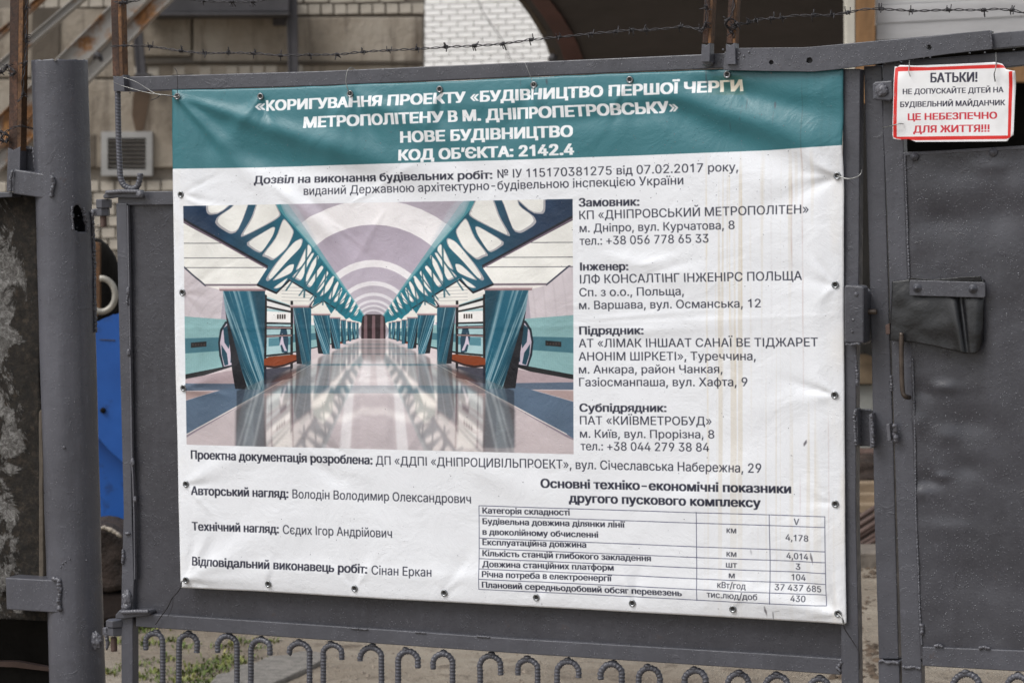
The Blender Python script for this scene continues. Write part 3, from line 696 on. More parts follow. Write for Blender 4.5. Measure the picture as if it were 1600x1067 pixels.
    for a, b in zip(yl, yr): line([(747.7, a), (1018, a+(b-a)*.5), (1290, b)])
    line([(747.7, 789.2), (748, 920)]); line([(1088.6, 799), (1089.3, 937.5)]); line([(1202, 803), (1203.7, 943)]); line([(1289.4, 806), (1290.7, 946.4)])
    # wear: run-down streaks of rust water, scuffs, yellowed edge, ink specks
    a = cv.a
    def stain(mask, col): 
        mm = mask[..., None].astype(np.float32); a[:] = a*(1-mm)+a*(np.asarray(col, np.float32))*mm
    ys = np.clip((PY-225)/60, 0, 1)
    n = vnoise(PX, PY, 3.2, 900, 31)*vnoise(PX, PY, 60, 500, 32)
    stain(np.clip((n-.38)*3.2, 0, .5)*np.clip((PX-1075)/40, 0, 1)*ys*np.clip((980-PY)/300, .15, 1), (.80, .69, .50))
    for xc, wd, y0s, y1s, al, col in ((1103, 1.3, 235, 790, .30, (.82, .62, .25)), (1139, 1.2, 250, 600, .30, (.85, .66, .30)), (1147, 1.6, 300, 640, .22, (.85, .66, .30)), (1158, .9, 240, 520, .28, (.8, .6, .3)), (1236, 1.1, 260, 460, .38, (.62, .42, .32)), (1236, 1.0, 360, 400, .5, (.5, .3, .25)),
                                       (1252, 1.0, 120, 640, .42, (.62, .42, .36)), (1204, 1.4, 250, 620, .12, (.6, .5, .45)), (1250, .8, 730, 900, .3, (.6, .4, .4)), (1294, .8, 640, 860, .25, (.6, .4, .35)), (1118, 1, 420, 800, .14, (.8, .65, .4)), (1172, 1.4, 330, 700, .12, (.8, .65, .4))):
        q = np.exp(-((PX-xc-.006*(PY-y0s))/wd)**2)*np.clip((PY-y0s)/30, 0, 1)*np.clip((y1s-PY)/60, 0, 1)*(.4+.9*vnoise(PX, PY, 30, 26, int(xc)))
        stain(np.clip(q*al*1.1, 0, .7), col)
    stain(np.clip((PX-1285)/35, 0, 1)*np.clip(vnoise(PX, PY, 14, 60, 5, 3)*1.6-.5, 0, 1)*.34*(PY > 228), (.86, .70, .46))
    stain(np.clip((310-PX)/30, 0, 1)*np.clip(vnoise(PX, PY, 12, 40, 6, 3)*1.6-.7, 0, 1)*.3*(PY > 264), (.84, .76, .6))
    stain(np.clip(vnoise(PX, PY, 46, 60, 9, 4)*1.8-.75, 0, 1)*.10, (.72, .72, .74))
    stain(np.clip((PX-1100)/30, 0, 1)*np.clip((1165-PX)/10, 0, 1)*(PY < 148)*(PY > 118)*.6, (.95, .80, .52))
    stain(np.exp(-((PX-1165)/60)**2)*np.clip((152-PY)/40, 0, 1)*.45, (.52, .44, .38))
    stain(np.clip((PX-1210)/80, 0, 1)*np.clip(vnoise(PX, PY, 6, 120, 15, 2)*2-.7, 0, 1)*.25*(PY < 235), (.66, .66, .62))
    for x_, y_, dx, dy, wd, al in ((1257, 697, 3, -12, 2.4, .85), (1143, 160, -1, 12, 1.0, .6), (1160, 165, -3, 26, 1.6, .6), (1166, 155, 0, 18, 1.2, .6), (1171, 158, -2, 12, 1, .5), (1140, 190, 0, 16, 1, .5), (853, 124, 1, 9, 2.5, .7), (834, 140, 0, 14, 1.4, .8), (812, 124, 0, 12, 1, .5), (1102, 110, 1, 34, 1.8, .55), (1210, 160, 0, 10, 3, .7), (1209, 175, 0, 20, 1, .4),
                                   (1262, 193, 12, 0, 2.5, .45), (1267, 863, 3, 19, 1.3, .85), (1195, 946, 3, 18, 1.2, .8), (1208, 955, 0, 14, 1.6, .85), (1210, 956, 8, -4, .8, .6), (1173, 858, 1, 8, 2, .4), (1236, 711, 2, 1, 1, .7), (845, 943, 1, 1, .8, .8), (1122, 950, 1, 1, .8, .8), (736, 330, 1, 1, 1, .6), (311, 165, -1, 6, 1, .45)):
        cv.fill(P([(x_-wd*.5, y_), (x_+wd*.2, y_-1), (x_+dx+wd*.5, y_+dy*.5), (x_+dx+wd*.15, y_+dy+1), (x_+dx-wd*.4, y_+dy*.8), (x_-wd*.6, y_+dy*.4)]), lin((58, 50, 62)), alpha=al, blur=1)
    # woven backing
    a *= (1+.018*np.sin(XX*2*math.pi/3.1)*np.sin(YY*2*math.pi/3.1)+.02*(rng.random(XX.shape).astype(np.float32)-.5))[..., None]
    return cv

def to_image(name, cv):
    out = np.ones((cv.h, cv.w, 4), np.float32); v = np.clip(cv.a*K_PRINT, 0, 1)
    s = np.where(v <= .0031308, v*12.92, 1.055*v**(1/2.4)-.055); out[..., :3] = s[::-1]
    im = bpy.data.images.new(name, cv.w, cv.h); im.colorspace_settings.name = 'sRGB'
    im.pixels.foreach_set(out.ravel()); im.update(); im.pack(); return im
def print_material(name, cv, rough=.38, weave=True):
    m = M_(name, rough); im = to_image(name, cv); t = m.n('ShaderNodeTexImage'); t.image = im; t.extension = 'EXTEND'; t.interpolation = 'Cubic'
    m.l(m.tc.outputs['UV'], t.inputs[0]); m.col(t.outputs[0])
    if weave:
        m.bump(m.noise(11, 5, .6, dist=.6), .008, .45); m.bump(m.noise(38, 6, .7, dist=1.5), .0012, .5); m.bump(m.noise(420, 2), .0004, .5)
        v = m.vor(120); dr = m.math('MULTIPLY', m.step(v.outputs['Distance'], .08, .16, 1, 0), m.step(m.noise(5, 2), .5, .6)); m.bump(dr, .0012, .7)
        m.rough(m.step(m.noise(6, 3), .3, .7, .30, .48))
    else: m.bump(m.noise(14, 4), .003, .4)
    return m.m

# ================================================================== SETTING
# ---- ground
def axis_lines(a, b, fine, far):
    L = list(np.arange(a, b, fine)); s = fine; x = b
    while x < far: L.append(x); s *= 1.35; x += s
    L.append(far); s = fine; x = a-fine
    R_ = []
    while x > -far: R_.append(x); s *= 1.35; x -= s
    return np.array([-far]+R_[::-1]+L)
def gh(x, y):
    return 0.022*mnoise.noise(Vector((x*1.3, y*1.3, 0)))+0.012*mnoise.noise(Vector((x*5, y*5, 3)))+0.005*mnoise.noise(Vector((x*17, y*17, 5)))
gx = axis_lines(-3.2, 2.4, .035, 140); gy = axis_lines(2.0, 6.5, .035, 140)
gv = [(x, y, gh(x, y) if (-4 < x < 3.5 and 1 < y < 8) else 0) for y in gy for x in gx]; nx = len(gx)
gf = [(j*nx+i, j*nx+i+1, (j+1)*nx+i+1, (j+1)*nx+i) for j in range(len(gy)-1) for i in range(nx-1)]
ground = link('ground', mesh('ground', gv, gf), None, MAT['ground'], smooth=True); tag(ground, kind='structure')
# gritty asphalt patch with a diagonal edge, a little above the earth
def sheet_on_ground(name, px, mat, z, t=.05):
    P = [ground_at(x, y, z) for x, y in px]; n = len(P)
    v = [(p.x, p.y, z) for p in P]+[(p.x, p.y, z-t) for p in P]
    me = mesh(name, v, [tuple(range(n))]+[tuple(range(2*n-1, n-1, -1))]+[(i, n+i, n+(i+1) % n, (i+1) % n) for i in range(n)])
    bm = bmesh.new(); bm.from_mesh(me); bmesh.ops.recalc_face_normals(bm, faces=bm.faces); bm.to_mesh(me); bm.free()
    return link(name, me, None, mat, bevel=.008)
path = sheet_on_ground('pavement', [(330, 1110), (326, 1068), (338, 1052), (356, 1049), (372, 1038), (398, 1034), (418, 1024), (446, 1022), (468, 1016), (492, 1016), (510, 1020), (503, 1030), (480, 1042), (423, 1068), (340, 1110)], MAT['asphalt'], .008); tag(path, kind='structure')

# ---- grass tufts on the earth
def blades():
    v = []; f = []
    spots = [(215, 990, .10), (222, 1010, .10), (210, 1040, .08), (262, 1030, .07), (290, 1012, .06), (300, 1048, .16), (325, 1045, .17), (345, 1035, .14), (278, 1062, .10), (312, 1060, .14), (360, 1010, .07), (384, 1004, .07), (396, 1012, .05), (350, 1026, .07), (240, 1052, .05), (268, 1004, .05), (225, 1062, .08), (372, 1030, .07), (190, 1010, .07), (175, 1055, .07), (420, 1000, .04)]
    for px, py, r in spots:
        c = ground_at(px, py)
        for _ in range(int(r*750)):
            a = random.uniform(0, 6.283); q = r*random.random()**.8*.62; q *= 1.0 if random.random() < .8 else 1.9
            x = c.x+math.cos(a)*q*1.2; y = c.y+math.sin(a)*q*1.6; z = gh(x, y)-.004
            L = random.uniform(.008, .030); w = random.uniform(.002, .0045); t = random.uniform(0, 6.283); lean = random.uniform(.3, 1.6)
            d = Vector((math.cos(t), math.sin(t), 0)); s = Vector((-d.y, d.x, 0)); p = Vector((x, y, z)); i = len(v)
            m = p+d*L*lean*.4+Vector((0, 0, L*.7)); e = p+d*L*lean+Vector((0, 0, L*.85))
            v += [p-s*w*.5, p+s*w*.5, m+s*w, m-s*w, e]; f += [(i, i+1, i+2, i+3), (i+3, i+2, i+4)]
    return v, f
v, f = blades(); gr = link('grass', mesh('grass', v, f), None, MAT['grass']); tag(gr, kind='stuff')
# ---- grit and pebbles
v = []; f = []
for _ in range(2600):
    px, py = random.uniform(150, 1600), random.uniform(975, 1100); c = ground_at(px, py); r = random.uniform(.002, .007)*(2.2 if random.random() < .03 else 1); c.z = gh(c.x, c.y)
    i = len(v); q = random.uniform(0, 3)
    v += [c+Vector((math.cos(q+k*1.571)*r*random.uniform(.7, 1.2), math.sin(q+k*1.571)*r, random.uniform(-.2, .2)*r)) for k in range(4)]+[c+Vector((0, 0, r*.8))]
    f += [(i+k, i+(k+1) % 4, i+4) for k in range(4)]
tag(link('gravel', mesh('gravel', v, f), None, simple('grit', (.24, .20, .16), .5, 60, .9, 0)), kind='stuff')

# ---- brick laying
def brick_shape(l, h, d, seed):
    r = random.Random(seed); bm = bmesh.new(); bmesh.ops.create_cube(bm, size=1)
    for q in bm.verts: q.co = Vector((q.co.x*l, q.co.y*d, q.co.z*h))+Vector((r.uniform(-1, 1), r.uniform(-1, 1), r.uniform(-1, 1)))*h*.035
    bmesh.ops.bevel(bm, geom=bm.edges[:], offset=h*.05, segments=1, affect='EDGES')
    me = bpy.data.meshes.new('brick'); bm.to_mesh(me); bm.free(); return me
def bricks(root, pl, u0, u1, z0, z1, bl, bh, mo, proud, mat, seed, skip=None, jit=.003, stag=.5, joined=False):
    """courses of single bricks standing proud of the joint plane at off=0"""
    kinds = [brick_shape(bl, bh, .06, seed*10+k) for k in range(4)]
    for k in kinds: k.materials.append(mat)
    J = bmesh.new() if joined else None
    rows = int((z1-z0)/(bh+mo)); ang = math.atan2(pl.u.y, pl.u.x); n = 0
    for j in range(rows):
        z = z0+(j+.5)*(bh+mo); u = u0-(0 if j % 2 else (bl+mo)*stag)
        while u < u1+bl*.3:
            uu = u+bl/2; u += bl+mo
            if skip and skip(uu, z): continue
            if joined:
                nb = len(J.verts); J.from_mesh(random.choice(kinds)); J.verts.ensure_lookup_table()
                bmesh.ops.transform(J, matrix=Matrix.Translation(pl.w(uu, z, proud-.03+random.uniform(-1, 1)*jit))@Matrix.Rotation(ang, 4, 'Z'), verts=J.verts[nb:]); continue
            o = bpy.data.objects.new('brick', random.choice(kinds)); COL.objects.link(o); o.parent = root
            o.location = pl.w(uu+random.uniform(-1, 1)*jit, z+random.uniform(-1, 1)*jit*.6, proud-.03+random.uniform(-1, 1)*jit)
            o.rotation_euler = (0, random.uniform(-.006, .006), ang); n += 1
    if joined:
        me = bpy.data.meshes.new('brickwork'); J.to_mesh(me); J.free(); tag(link('brickwork', me, root, mat), kind='stuff')
    return n

# ---- stained building, far left, square to the view
LP_ = facing(22.0, 0, 400)
lb = thing('brick_building', 'stained concrete and pale brick building wall with a louvred vent, behind the round post', 'building')
slab('wall', [(-260, -420), (661, -420), (661, 620), (-260, 620)], 0, .4, MAT['mortar_o'], lb, LP_, bevel=0)
slab('concrete_panel', [(302, 27.5), (660, 27.5), (660, 97), (302, 97)], .055, .09, MAT['plaster'], lb, LP_, bevel=.01)
slab('concrete_panel', [(212, 27.5), (298, 27.5), (298, 88), (212, 88)], .050, .09, MAT['plaster'], lb, LP_, bevel=.01)
slab('concrete_panel', [(-260, 14), (208, 14), (208, 60), (212, 121), (-260, 121)], .045, .09, MAT['plaster'], lb, LP_, bevel=.01)
slab('render_patch', [(50, 12), (95, 14), (92, 120), (48, 120)], .062, .02, MAT['plaster_dark'], lb, LP_, bevel=.01)
slab('concrete_panel', [(215, 101), (660, 101), (660, 262), (-260, 262), (-260, 125), (215, 125)], .052, .09, MAT['plaster'], lb, LP_, bevel=.01)
slab('render_patch', [(-260, 210), (150, 210), (150, 262), (-260, 262)], .060, .02, MAT['plaster_dark'], lb, LP_, bevel=.01)
uL, zt = LP_.uv(-60, -40); uR, _ = LP_.uv(659, 26); z26 = LP_.uv(400, 26)[1]
bricks(lb, LP_, LP_.uv(270, 26)[0], uR-.06, z26, z26+.10, .098, .084, .013, .045, MAT['brick_o'], 1)      # header course
bricks(lb, LP_, LP_.uv(258, 8)[0], uR-.2, z26+.10, z26+.42, .205, .088, .012, .045, MAT['brick_o'], 2)
bricks(lb, LP_, LP_.uv(60, 8)[0], LP_.uv(165, 8)[0], LP_.uv(100, 14)[1], LP_.uv(100, -12)[1], .115, .072, .012, .05, MAT['brick_o'], 3)
bricks(lb, LP_, LP_.uv(222, 110)[0], LP_.uv(452, 110)[0], LP_.uv(300, 121)[1], LP_.uv(300, 101)[1], .098, .082, .014, .062, MAT['brick_o'], 4, skip=lambda u, z: random.random() < .45)
bricks(lb, LP_, LP_.uv(134, 300)[0], LP_.uv(285, 300)[0], LP_.uv(200, 500)[1], LP_.uv(200, 266)[1], .118, .086, .014, .045, MAT['brick_o'], 5)
slab('ledge', [(212, 97.5), (660, 97.5), (660, 100.5), (212, 100.5)], .085, .05, MAT['plaster_dark'], lb, LP_, bevel=.004)
bricks(lb, LP_, LP_.uv(-250, 300)[0], LP_.uv(650, 300)[0], LP_.uv(200, 500)[1], LP_.uv(200, 266)[1], .118, .086, .014, .045, MAT['brick_o'], 15, joined=True, skip=lambda u, z: LP_.uv(131, 300)[0]-.06 < u < LP_.uv(285, 300)[0]+.12)
vg = slab('vent_grille', [(158, 206), (238, 206), (238, 275), (158, 275)], .10, .06, simple('grey_vent_frame', (.30, .295, .285), .15, 4, .7, .002), lb, LP_, holes=[[(168, 216), (228, 216), (228, 265), (168, 265)]])
slab('vent_back', [(166, 214), (230, 214), (230, 267), (166, 267)], .056, .003, MAT['black'], vg, LP_, bevel=0)
ms = simple('pale_louvre', (.20, .19, .18), .2, 6, .6, 0)
for k in range(7):
    y = 219+k*6.55
    p0 = [LP_.at(168, y, .095), LP_.at(228, y, .095), LP_.at(228, y+3.6, .07), LP_.at(168, y+3.6, .07)]
    me = mesh('louvre', p0+[q-Vector((0, 0, .003)) for q in p0], [(0, 1, 2, 3), (7, 6, 5, 4), (0, 4, 5, 1), (1, 5, 6, 2), (2, 6, 7, 3), (3, 7, 4, 0)])
    link('louvre', me, vg, ms)
# stains below the strut: wet brown run
sm = simple('brown_run_stain', (.085, .055, .035), .35, 4, .9, .004)
slab('stain', [(213, 122), (232, 122), (235, 150), (230, 175), (224, 205), (212, 206), (206, 180), (208, 150)], .056, .003, sm, lb, LP_, bevel=0)
rebase(lb, LP_.w(LP_.uv(300, 600)[0], 0, 0))

# steelwork fixed in front of it
t = thing('steel_gutter', 'dark steel channel along the top of the stained wall', 'gutter')
slab('channel', [(214, -16), (452, -16), (452, 19), (214, 21)], .42, .34, MAT['steel_dark'], t, LP_, bevel=.01); slab('lower_flange', [(222, 20), (452, 20), (452, 24), (222, 25)], .50, .42, MAT['steel_dark'], t, LP_, bevel=.005); rebase(t, LP_.at(330, 10, .3))
for pts, lab in (([(447, -40), (464, -40), (466, 118), (451, 118)], 'dark upright steel post between the two concrete panels'), ([(203, -30), (216, -30), (228, 116), (214, 118)], 'leaning dark steel strut just right of the rusty angle iron')):
    t = thing('steel_post', lab, 'post'); slab('web', pts, .36, .03, MAT['steel_dark'], t, LP_, bevel=.005)
    (a, b), (c_, d_) = pts[0], pts[3]; slab('flange', [(a-1, b), (a+2.5, b), (c_+2.5, d_), (c_-1, d_)], .375, .14, MAT['steel_dark'], t, LP_, bevel=.004); slab('foot_plate', [(c_-4, d_-3), (c_+18, d_-3), (c_+19, d_+2), (c_-4, d_+2)], .42, .36, MAT['steel_dark'], t, LP_, bevel=.004); rebase(t, LP_.at(c_, d_, .2))
t = tag(slab('mounting_plate', [(426, 20), (446, 20), (446, 40), (426, 40)], .13, .07, MAT['steel_dark'], None, LP_), 'small dark steel plate on the concrete panel by the upright post', 'plate')

# ---- sloping channels of the outside stair
SP = facing(15.5, 0, 100)
def channel(pa, pb, wpx, off, mat, label, lip=4, th=.02):
    (x0, y0), (x1, y1) = pa, pb; d = math.hypot(x1-x0, y1-y0); nx, ny = -(y1-y0)/d, (x1-x0)/d
    q = lambda s0, s1: [(x0+nx*s0, y0+ny*s0), (x1+nx*s0, y1+ny*s0), (x1+nx*s1, y1+ny*s1), (x0+nx*s1, y0+ny*s1)]
    t = thing('stair_stringer', label, 'beam', 'sloping rusty steel beams behind the round post')
    slab('web', q(0, wpx), off, th, mat, t, SP, bevel=.003); slab('flange', q(-.5, lip*.5), off+.03, .11, mat, t, SP, bevel=.003); slab('flange', q(wpx-lip*.5, wpx+.5), off+.03, .11, mat, t, SP, bevel=.003)
    rebase(t, SP.at(x0, y0, off)); return t
channel((-140, 318), (300, -118), 35, .0, MAT['rust_beam'], 'widest sloping steel beam with orange rust, rising behind the round post top')
channel((-140, 372), (320, -84), 22, -.9, MAT['rust_beam'], 'dull sloping steel beam just below and behind the widest one')
channel((-140, 215), (250, -118), 11, .35, MAT['rust_beam'], 'thin pale sloping rail passing left of the round post top', 2)
channel((-140, 168), (180, -110), 8, -.5, MAT['rust_beam'], 'thinnest sloping rail at the far upper left corner', 2)
t = tag(bead('clip', [SP.at(146, 92, .02), SP.at(152, 84, .05), SP.at(160, 96, .05)], .016, MAT['steel_dark']), 'dark bent clip hanging from the rusty sloping beam', 'clip')

# ---- white brick building farther off
WP = facing(34.0, .30, 760)
wb = thing('brick_building', 'bright white silicate brick building, farthest back, above the banner', 'building')
slab('wall', [(640, -420), (1150, -420), (1150, 480), (640, 480)], 0, .4, MAT['mortar_w'], wb, WP, bevel=0)
a0, z0 = WP.uv(655, 116); a1, z1 = WP.uv(880, -40)
bricks(wb, WP, a0, a1, z0, z1+.3, .212, .062, .014, .036, MAT['brick_w'], 6, jit=.002)
bricks(wb, WP, WP.uv(642, 0)[0], WP.uv(1010, 0)[0], z0-1.14, z1+.3, .212, .062, .014, .036, MAT['brick_w'], 16, jit=.002, joined=True, skip=lambda u, z: (z > z0-.001 and u < a1+.16 and u > a0-.16))
rebase(wb, WP.w(a0, 0, 0))
t = tag(tube('cable', smooth_path([WP.at(741, -20, .3), WP.at(752, 15, .3), WP.at(770, 42, .3), WP.at(786, 66, .3), WP.at(800, 100, .3)]), .006, MAT['steel_dark']), 'thin grey cable hanging across the white brick wall', 'cable')

# ---- dark arched canopy
KP = facing(17.0, 0, 1050)
edge = [(770, -60), (795, -28), (815, 0), (833, 24), (849, 50), (860, 72), (868, 95), (874, 130), (878, 190), (880, 280)]
cn = thing('canopy', 'dark brown arched sheet canopy with a red oxide rib, above the barbed wire', 'canopy')
def shell(name, e, xr, off0, off1, thick, mat):
    n = len(e); v = []; m = 9
    for i, (x, y) in enumerate(e):
        for k in range(m):
            s = k/(m-1); o = off0+(off1-off0)*(i/(n-1)); xx = x+(xr-x)*s
            v.append(KP.at(xx, y, o-.35*math.sin(s*math.pi)*.5))
    f = [(i*m+k, i*m+k+1, (i+1)*m+k+1, (i+1)*m+k) for i in range(n-1) for k in range(m-1)]
    o = link(name, mesh(name, v, f), cn, mat, smooth=True); s = o.modifiers.new('thick', 'SOLIDIFY'); s.thickness = thick; s.offset = 0; return o
shell('roof_sheet', edge, 1326, 1.6, -1.2, .05, MAT['soffit'])
def rib(name, dx0, dx1, off, mat, d=.10):
    n = len(edge); e0 = [(x+dx0, y) for x, y in edge]; e1 = [(x+dx1, y) for x, y in edge]
    v = []
    for i in range(n):
        o = 1.6-2.8*(i/(n-1))+off
        v += [KP.at(*e0[i], o), KP.at(*e1[i], o), KP.at(*e1[i], o-d), KP.at(*e0[i], o-d)]
    f = [(i*4+k, i*4+(k+1) % 4, i*4+4+(k+1) % 4, i*4+4+k) for i in range(n-1) for k in range(4)]+[(3, 2, 1, 0), ((n-1)*4, (n-1)*4+1, (n-1)*4+2, (n-1)*4+3)]
    return link(name, mesh(name, v, f), cn, mat, bevel=.006)
rib('rib', 14, 44, .10, MAT['red_rib']); rib('edge_trim', -6, 4, .08, MAT['plaster_dark'])
rebase(cn, KP.at(1000, 280, 0))
t = tag(lump('lamp_bracket', KP.at(864, 92, .4), (.032, .03, .03), MAT['steel_dark'], seed=4), 'small dark bracket at the foot of the canopy edge', 'bracket')

# ---- right background: post, weathered boards, dark opening
RP = facing(12.5, 0, 1450)
t = thing('timber_post', 'brown post with a cream edge strip, between canopy and pale boards', 'post')
slab('post', [(1336, -120), (1368, -120), (1368, 162), (1338, 162)], .1, .12, MAT['wood_post'], t, RP, bevel=.004); slab('edge_strip', [(1322, -120), (1335.5, -120), (1337.5, 560), (1324, 560)], .1, .10, MAT['cream'], t, RP, bevel=.003); rebase(t, RP.w(RP.uv(1340, 160)[0], 0, .1))
t = thing('board_wall', 'pale grey weathered boards above the dark opening, upper right', 'wall')
ys = [-90, -58, -26, 5, 34, 60]
for k in range(5):
    slab('board', [(1369.5, ys[k]+4), (1760, ys[k]-16), (1760, ys[k+1]-17.0), (1369.5, ys[k+1]+3.4)], .02+.006*(k % 2), .03, MAT['board'], t, RP, bevel=.002)
slab('lintel', [(1556, 98), (1760, 98), (1760, 127), (1556, 129)], .06, .10, MAT['wood_post'], t, RP, bevel=.004)
rebase(t, RP.at(1500, 105, 0))
# shed interior, its darkness put into black colour: back, floor edges
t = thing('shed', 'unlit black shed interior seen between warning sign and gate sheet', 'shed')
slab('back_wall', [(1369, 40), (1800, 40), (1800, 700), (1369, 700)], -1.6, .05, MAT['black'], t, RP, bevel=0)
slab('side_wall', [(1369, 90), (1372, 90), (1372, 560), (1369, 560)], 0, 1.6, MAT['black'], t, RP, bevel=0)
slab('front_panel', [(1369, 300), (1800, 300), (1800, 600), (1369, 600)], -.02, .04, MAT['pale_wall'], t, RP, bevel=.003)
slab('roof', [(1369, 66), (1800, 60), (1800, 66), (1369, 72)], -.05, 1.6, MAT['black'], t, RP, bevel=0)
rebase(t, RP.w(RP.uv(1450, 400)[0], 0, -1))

# ---- what shows through the slot between the two gates
QP = facing(13.6, 0, 1350)
t = thing('low_building', 'pale grey-green wall with a cream upper part seen through the gate slot', 'building')
slab('wall', [(1180, 348), (1368, 348), (1368, 552), (1180, 552)], 0, .12, MAT['pale_wall'], t, QP, bevel=.004)
slab('upper_panel', [(1180, 150), (1366, 150), (1366, 344), (1180, 344)], -.02, .12, MAT['cream'], t, QP, bevel=.004)
slab('brace', [(1300, 225), (1308, 222), (1372, 318), (1366, 324)], .04, .05, MAT['red_rib'], t, QP, bevel=.003)
slab('plinth', [(1180, 553), (1368, 553), (1368, 600), (1180, 600)], .02, .12, MAT['timber'], t, QP, bevel=.004)
slab('lower_wall', [(1180, 601), (1368, 601), (1368, 700), (1180, 700)], -.02, .12, MAT['pale_wall'], t, QP, bevel=.004)
rebase(t, QP.w(QP.uv(1340, 600)[0], 0, 0))
def hlog(name, px0, px1, py, r, depth, mat, label, cat, group=None, tilt=0):
    pl = facing(depth, 0, 1350); P = [pl.at(px0+(px1-px0)*k/6, py+tilt*k/6, 0)+Vector((0, 0, .004*math.sin(k*2.1+py))) for k in range(7)]
    o = tube(name, resample(P, r*.8), r, mat, None, 12, lambda i, s, th: 1+.06*mnoise.noise(Vector((s*6, th, py)))); tag(o, label, cat, group); return o
hlog('rusty_pipe', 1240, 1460, 708, .030, 13.1, MAT['pipe_rust'], 'rust brown pipe lying above the dark rubble in the slot', 'pipe')
t = tag(lump('rubble_heap', facing(12.9, 0, 1350).at(1350, 745, 0), (.30, .20, .10), MAT['rubble'], seed=3, sub=4, amp=.45, freq=3), 'dark rubble heap under the rusty pipe, seen in the slot', 'rubble')
for k, (y, lab) in enumerate(((763, 'uppermost sawn timber below the rubble in the slot'), (781, 'middle sawn timber of three in the slot'), (797, 'lowest sawn timber, just above the stacked steel bars'))):
    pl = facing(12.4-.10*k, 0, 1350); o = slab('timber', [(1240, y-8), (1460, y-10), (1460, y+6), (1240, y+8)], 0, .10, MAT['timber'], None, pl, bevel=.006); tag(o, lab, 'timber', 'timbers in the slot')
bars = []
for k in range(7):
    pl = facing(11.5-.05*(k % 3), 0, 1350); y = 806+k*10+(k*37 % 5)-2
    P = [pl.at(1310, y+26, .0), pl.at(1350, y, .04), pl.at(1400, y-30, 0)]
    o = tube('steel_bar', resample(smooth_path(P, 6), .02), .0125, MAT['pipe_rust'], None, 9); tag(o, 'rust brown steel bar in the slanting stack behind the slot', 'bar', 'slanting stack of steel bars')
tag(lump('gap_dark_lump', facing(11.85, 0, 1350).at(1352, 845, 0), (.34, .10, .13), MAT['rubble'], seed=9, sub=3), 'dark lump added behind the slanting steel bars to darken their gaps', 'dark lump')  # added so the gaps between the bars come out dark
kp = facing(11.05, 0, 1350)
kb = tag(slab('kerb_stone', [(1180, 866), (1500, 862), (1500, 886), (1440, 893), (1380, 895), (1352, 892), (1310, 888), (1180, 890)], 0, .3, MAT['kerb'], None, kp, bevel=.008), 'chipped grey concrete kerb stone across the slot below the bars', 'kerb')

v = []; f = []
for _ in range(420):
    px, py = random.uniform(1300, 1420), random.choice((random.uniform(858, 905), random.uniform(896, 1060), random.uniform(1000, 1060))); c = ground_at(px, py); r = random.uniform(.006, .022)*(1.6 if random.random() < .08 else 1)
    i = len(v); q = random.uniform(0, 3); c.z = gh(c.x, c.y)-.001
    v += [c+Vector((math.cos(q+k*1.257)*r*random.uniform(.6, 1.3), math.sin(q+k*1.257)*r, random.uniform(-.1, .25)*r)) for k in range(5)]+[c+Vector((random.uniform(-.3, .3)*r, 0, r*random.uniform(.3, .8)))]
    f += [(i+k, i+(k+1) % 5, i+5) for k in range(5)]
tag(link('litter', mesh('litter', v, f), None, simple('dark_chips', (.085, .06, .04), .6, 30, .9, 0)), kind='stuff')
# ---- things behind the left slot
BPn = facing(10.2, 0, 175)
t = thing('blue_cabin', 'bright blue painted metal cabin between the round post and the gate', 'cabin')
slab('body', [(60, 482), (330, 482), (330, 838), (60, 838)], -.06, .5, MAT['blue'], t, BPn, bevel=.01)
arc = [(60, 478), (330, 478), (330, 720), (250, 742), (215, 735), (190, 722), (172, 706), (158, 690), (140, 668), (60, 640)]
slab('door_panel', arc, .02, .06, MAT['blue'], t, BPn, bevel=.006)
slab('raised_panel', [(170, 470), (200, 530), (300, 533), (300, 470)], .027, .01, MAT['blue'], t, BPn, bevel=.003)
lathe('bolt', [(0, .012), (.010, .012), (.012, 0)], BPn.at(161, 641, .02), BPn.n, MAT['black'], t, 10)
slab('rim', [(155, 531), (156, 530), (180, 531), (180, 532.5)], .023, .004, MAT['steel_dark'], t, BPn, bevel=0)
rebase(t, BPn.at(180, 838, -.2))
TP = facing(9.3, 0, 165)
bl = [(120, 378), (147, 372), (156, 375), (166, 383), (175, 396), (182, 412), (186, 430), (188, 460), (187, 485), (182, 492), (176, 491), (168, 495), (160, 498), (150, 503), (120, 500)]
tag(slab('rubber_sheet', bl, 0, .05, MAT['black'], None, TP, bevel=.008), 'ragged black rubber sheet hanging over the blue cabin', 'rubber sheet')
tag(slab('timber_batten', [(147, 378), (156, 380), (156, 487), (146, 500)], .05, .03, MAT['rust_light'], None, TP), 'narrow brown batten beside the steel ring and black rubber', 'batten')
P = [TP.at(158+22*math.cos(a), 461+26*math.sin(a), .10) for a in np.linspace(math.radians(-95), math.radians(118), 26)]
tag(tube('steel_ring', P, .0115, MAT['ring'], None, 12), 'dull steel ring, open on one side, in front of the black rubber', 'ring')
HP = facing(9.6, 0, 170)
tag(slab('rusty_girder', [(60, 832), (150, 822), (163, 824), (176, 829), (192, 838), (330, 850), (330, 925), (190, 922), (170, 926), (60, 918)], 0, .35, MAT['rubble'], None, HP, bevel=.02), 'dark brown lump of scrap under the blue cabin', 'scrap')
tag(slab('scrap_block', [(60, 929), (172, 927), (330, 925), (330, 975), (180, 968), (60, 990)], -.02, .30, simple('dark_umber_block', (.022, .013, .010), .4, 5, .9, .015, 12), None, HP, bevel=.015), 'dark umber block under the brown scrap, left of the lower hinge', 'block')
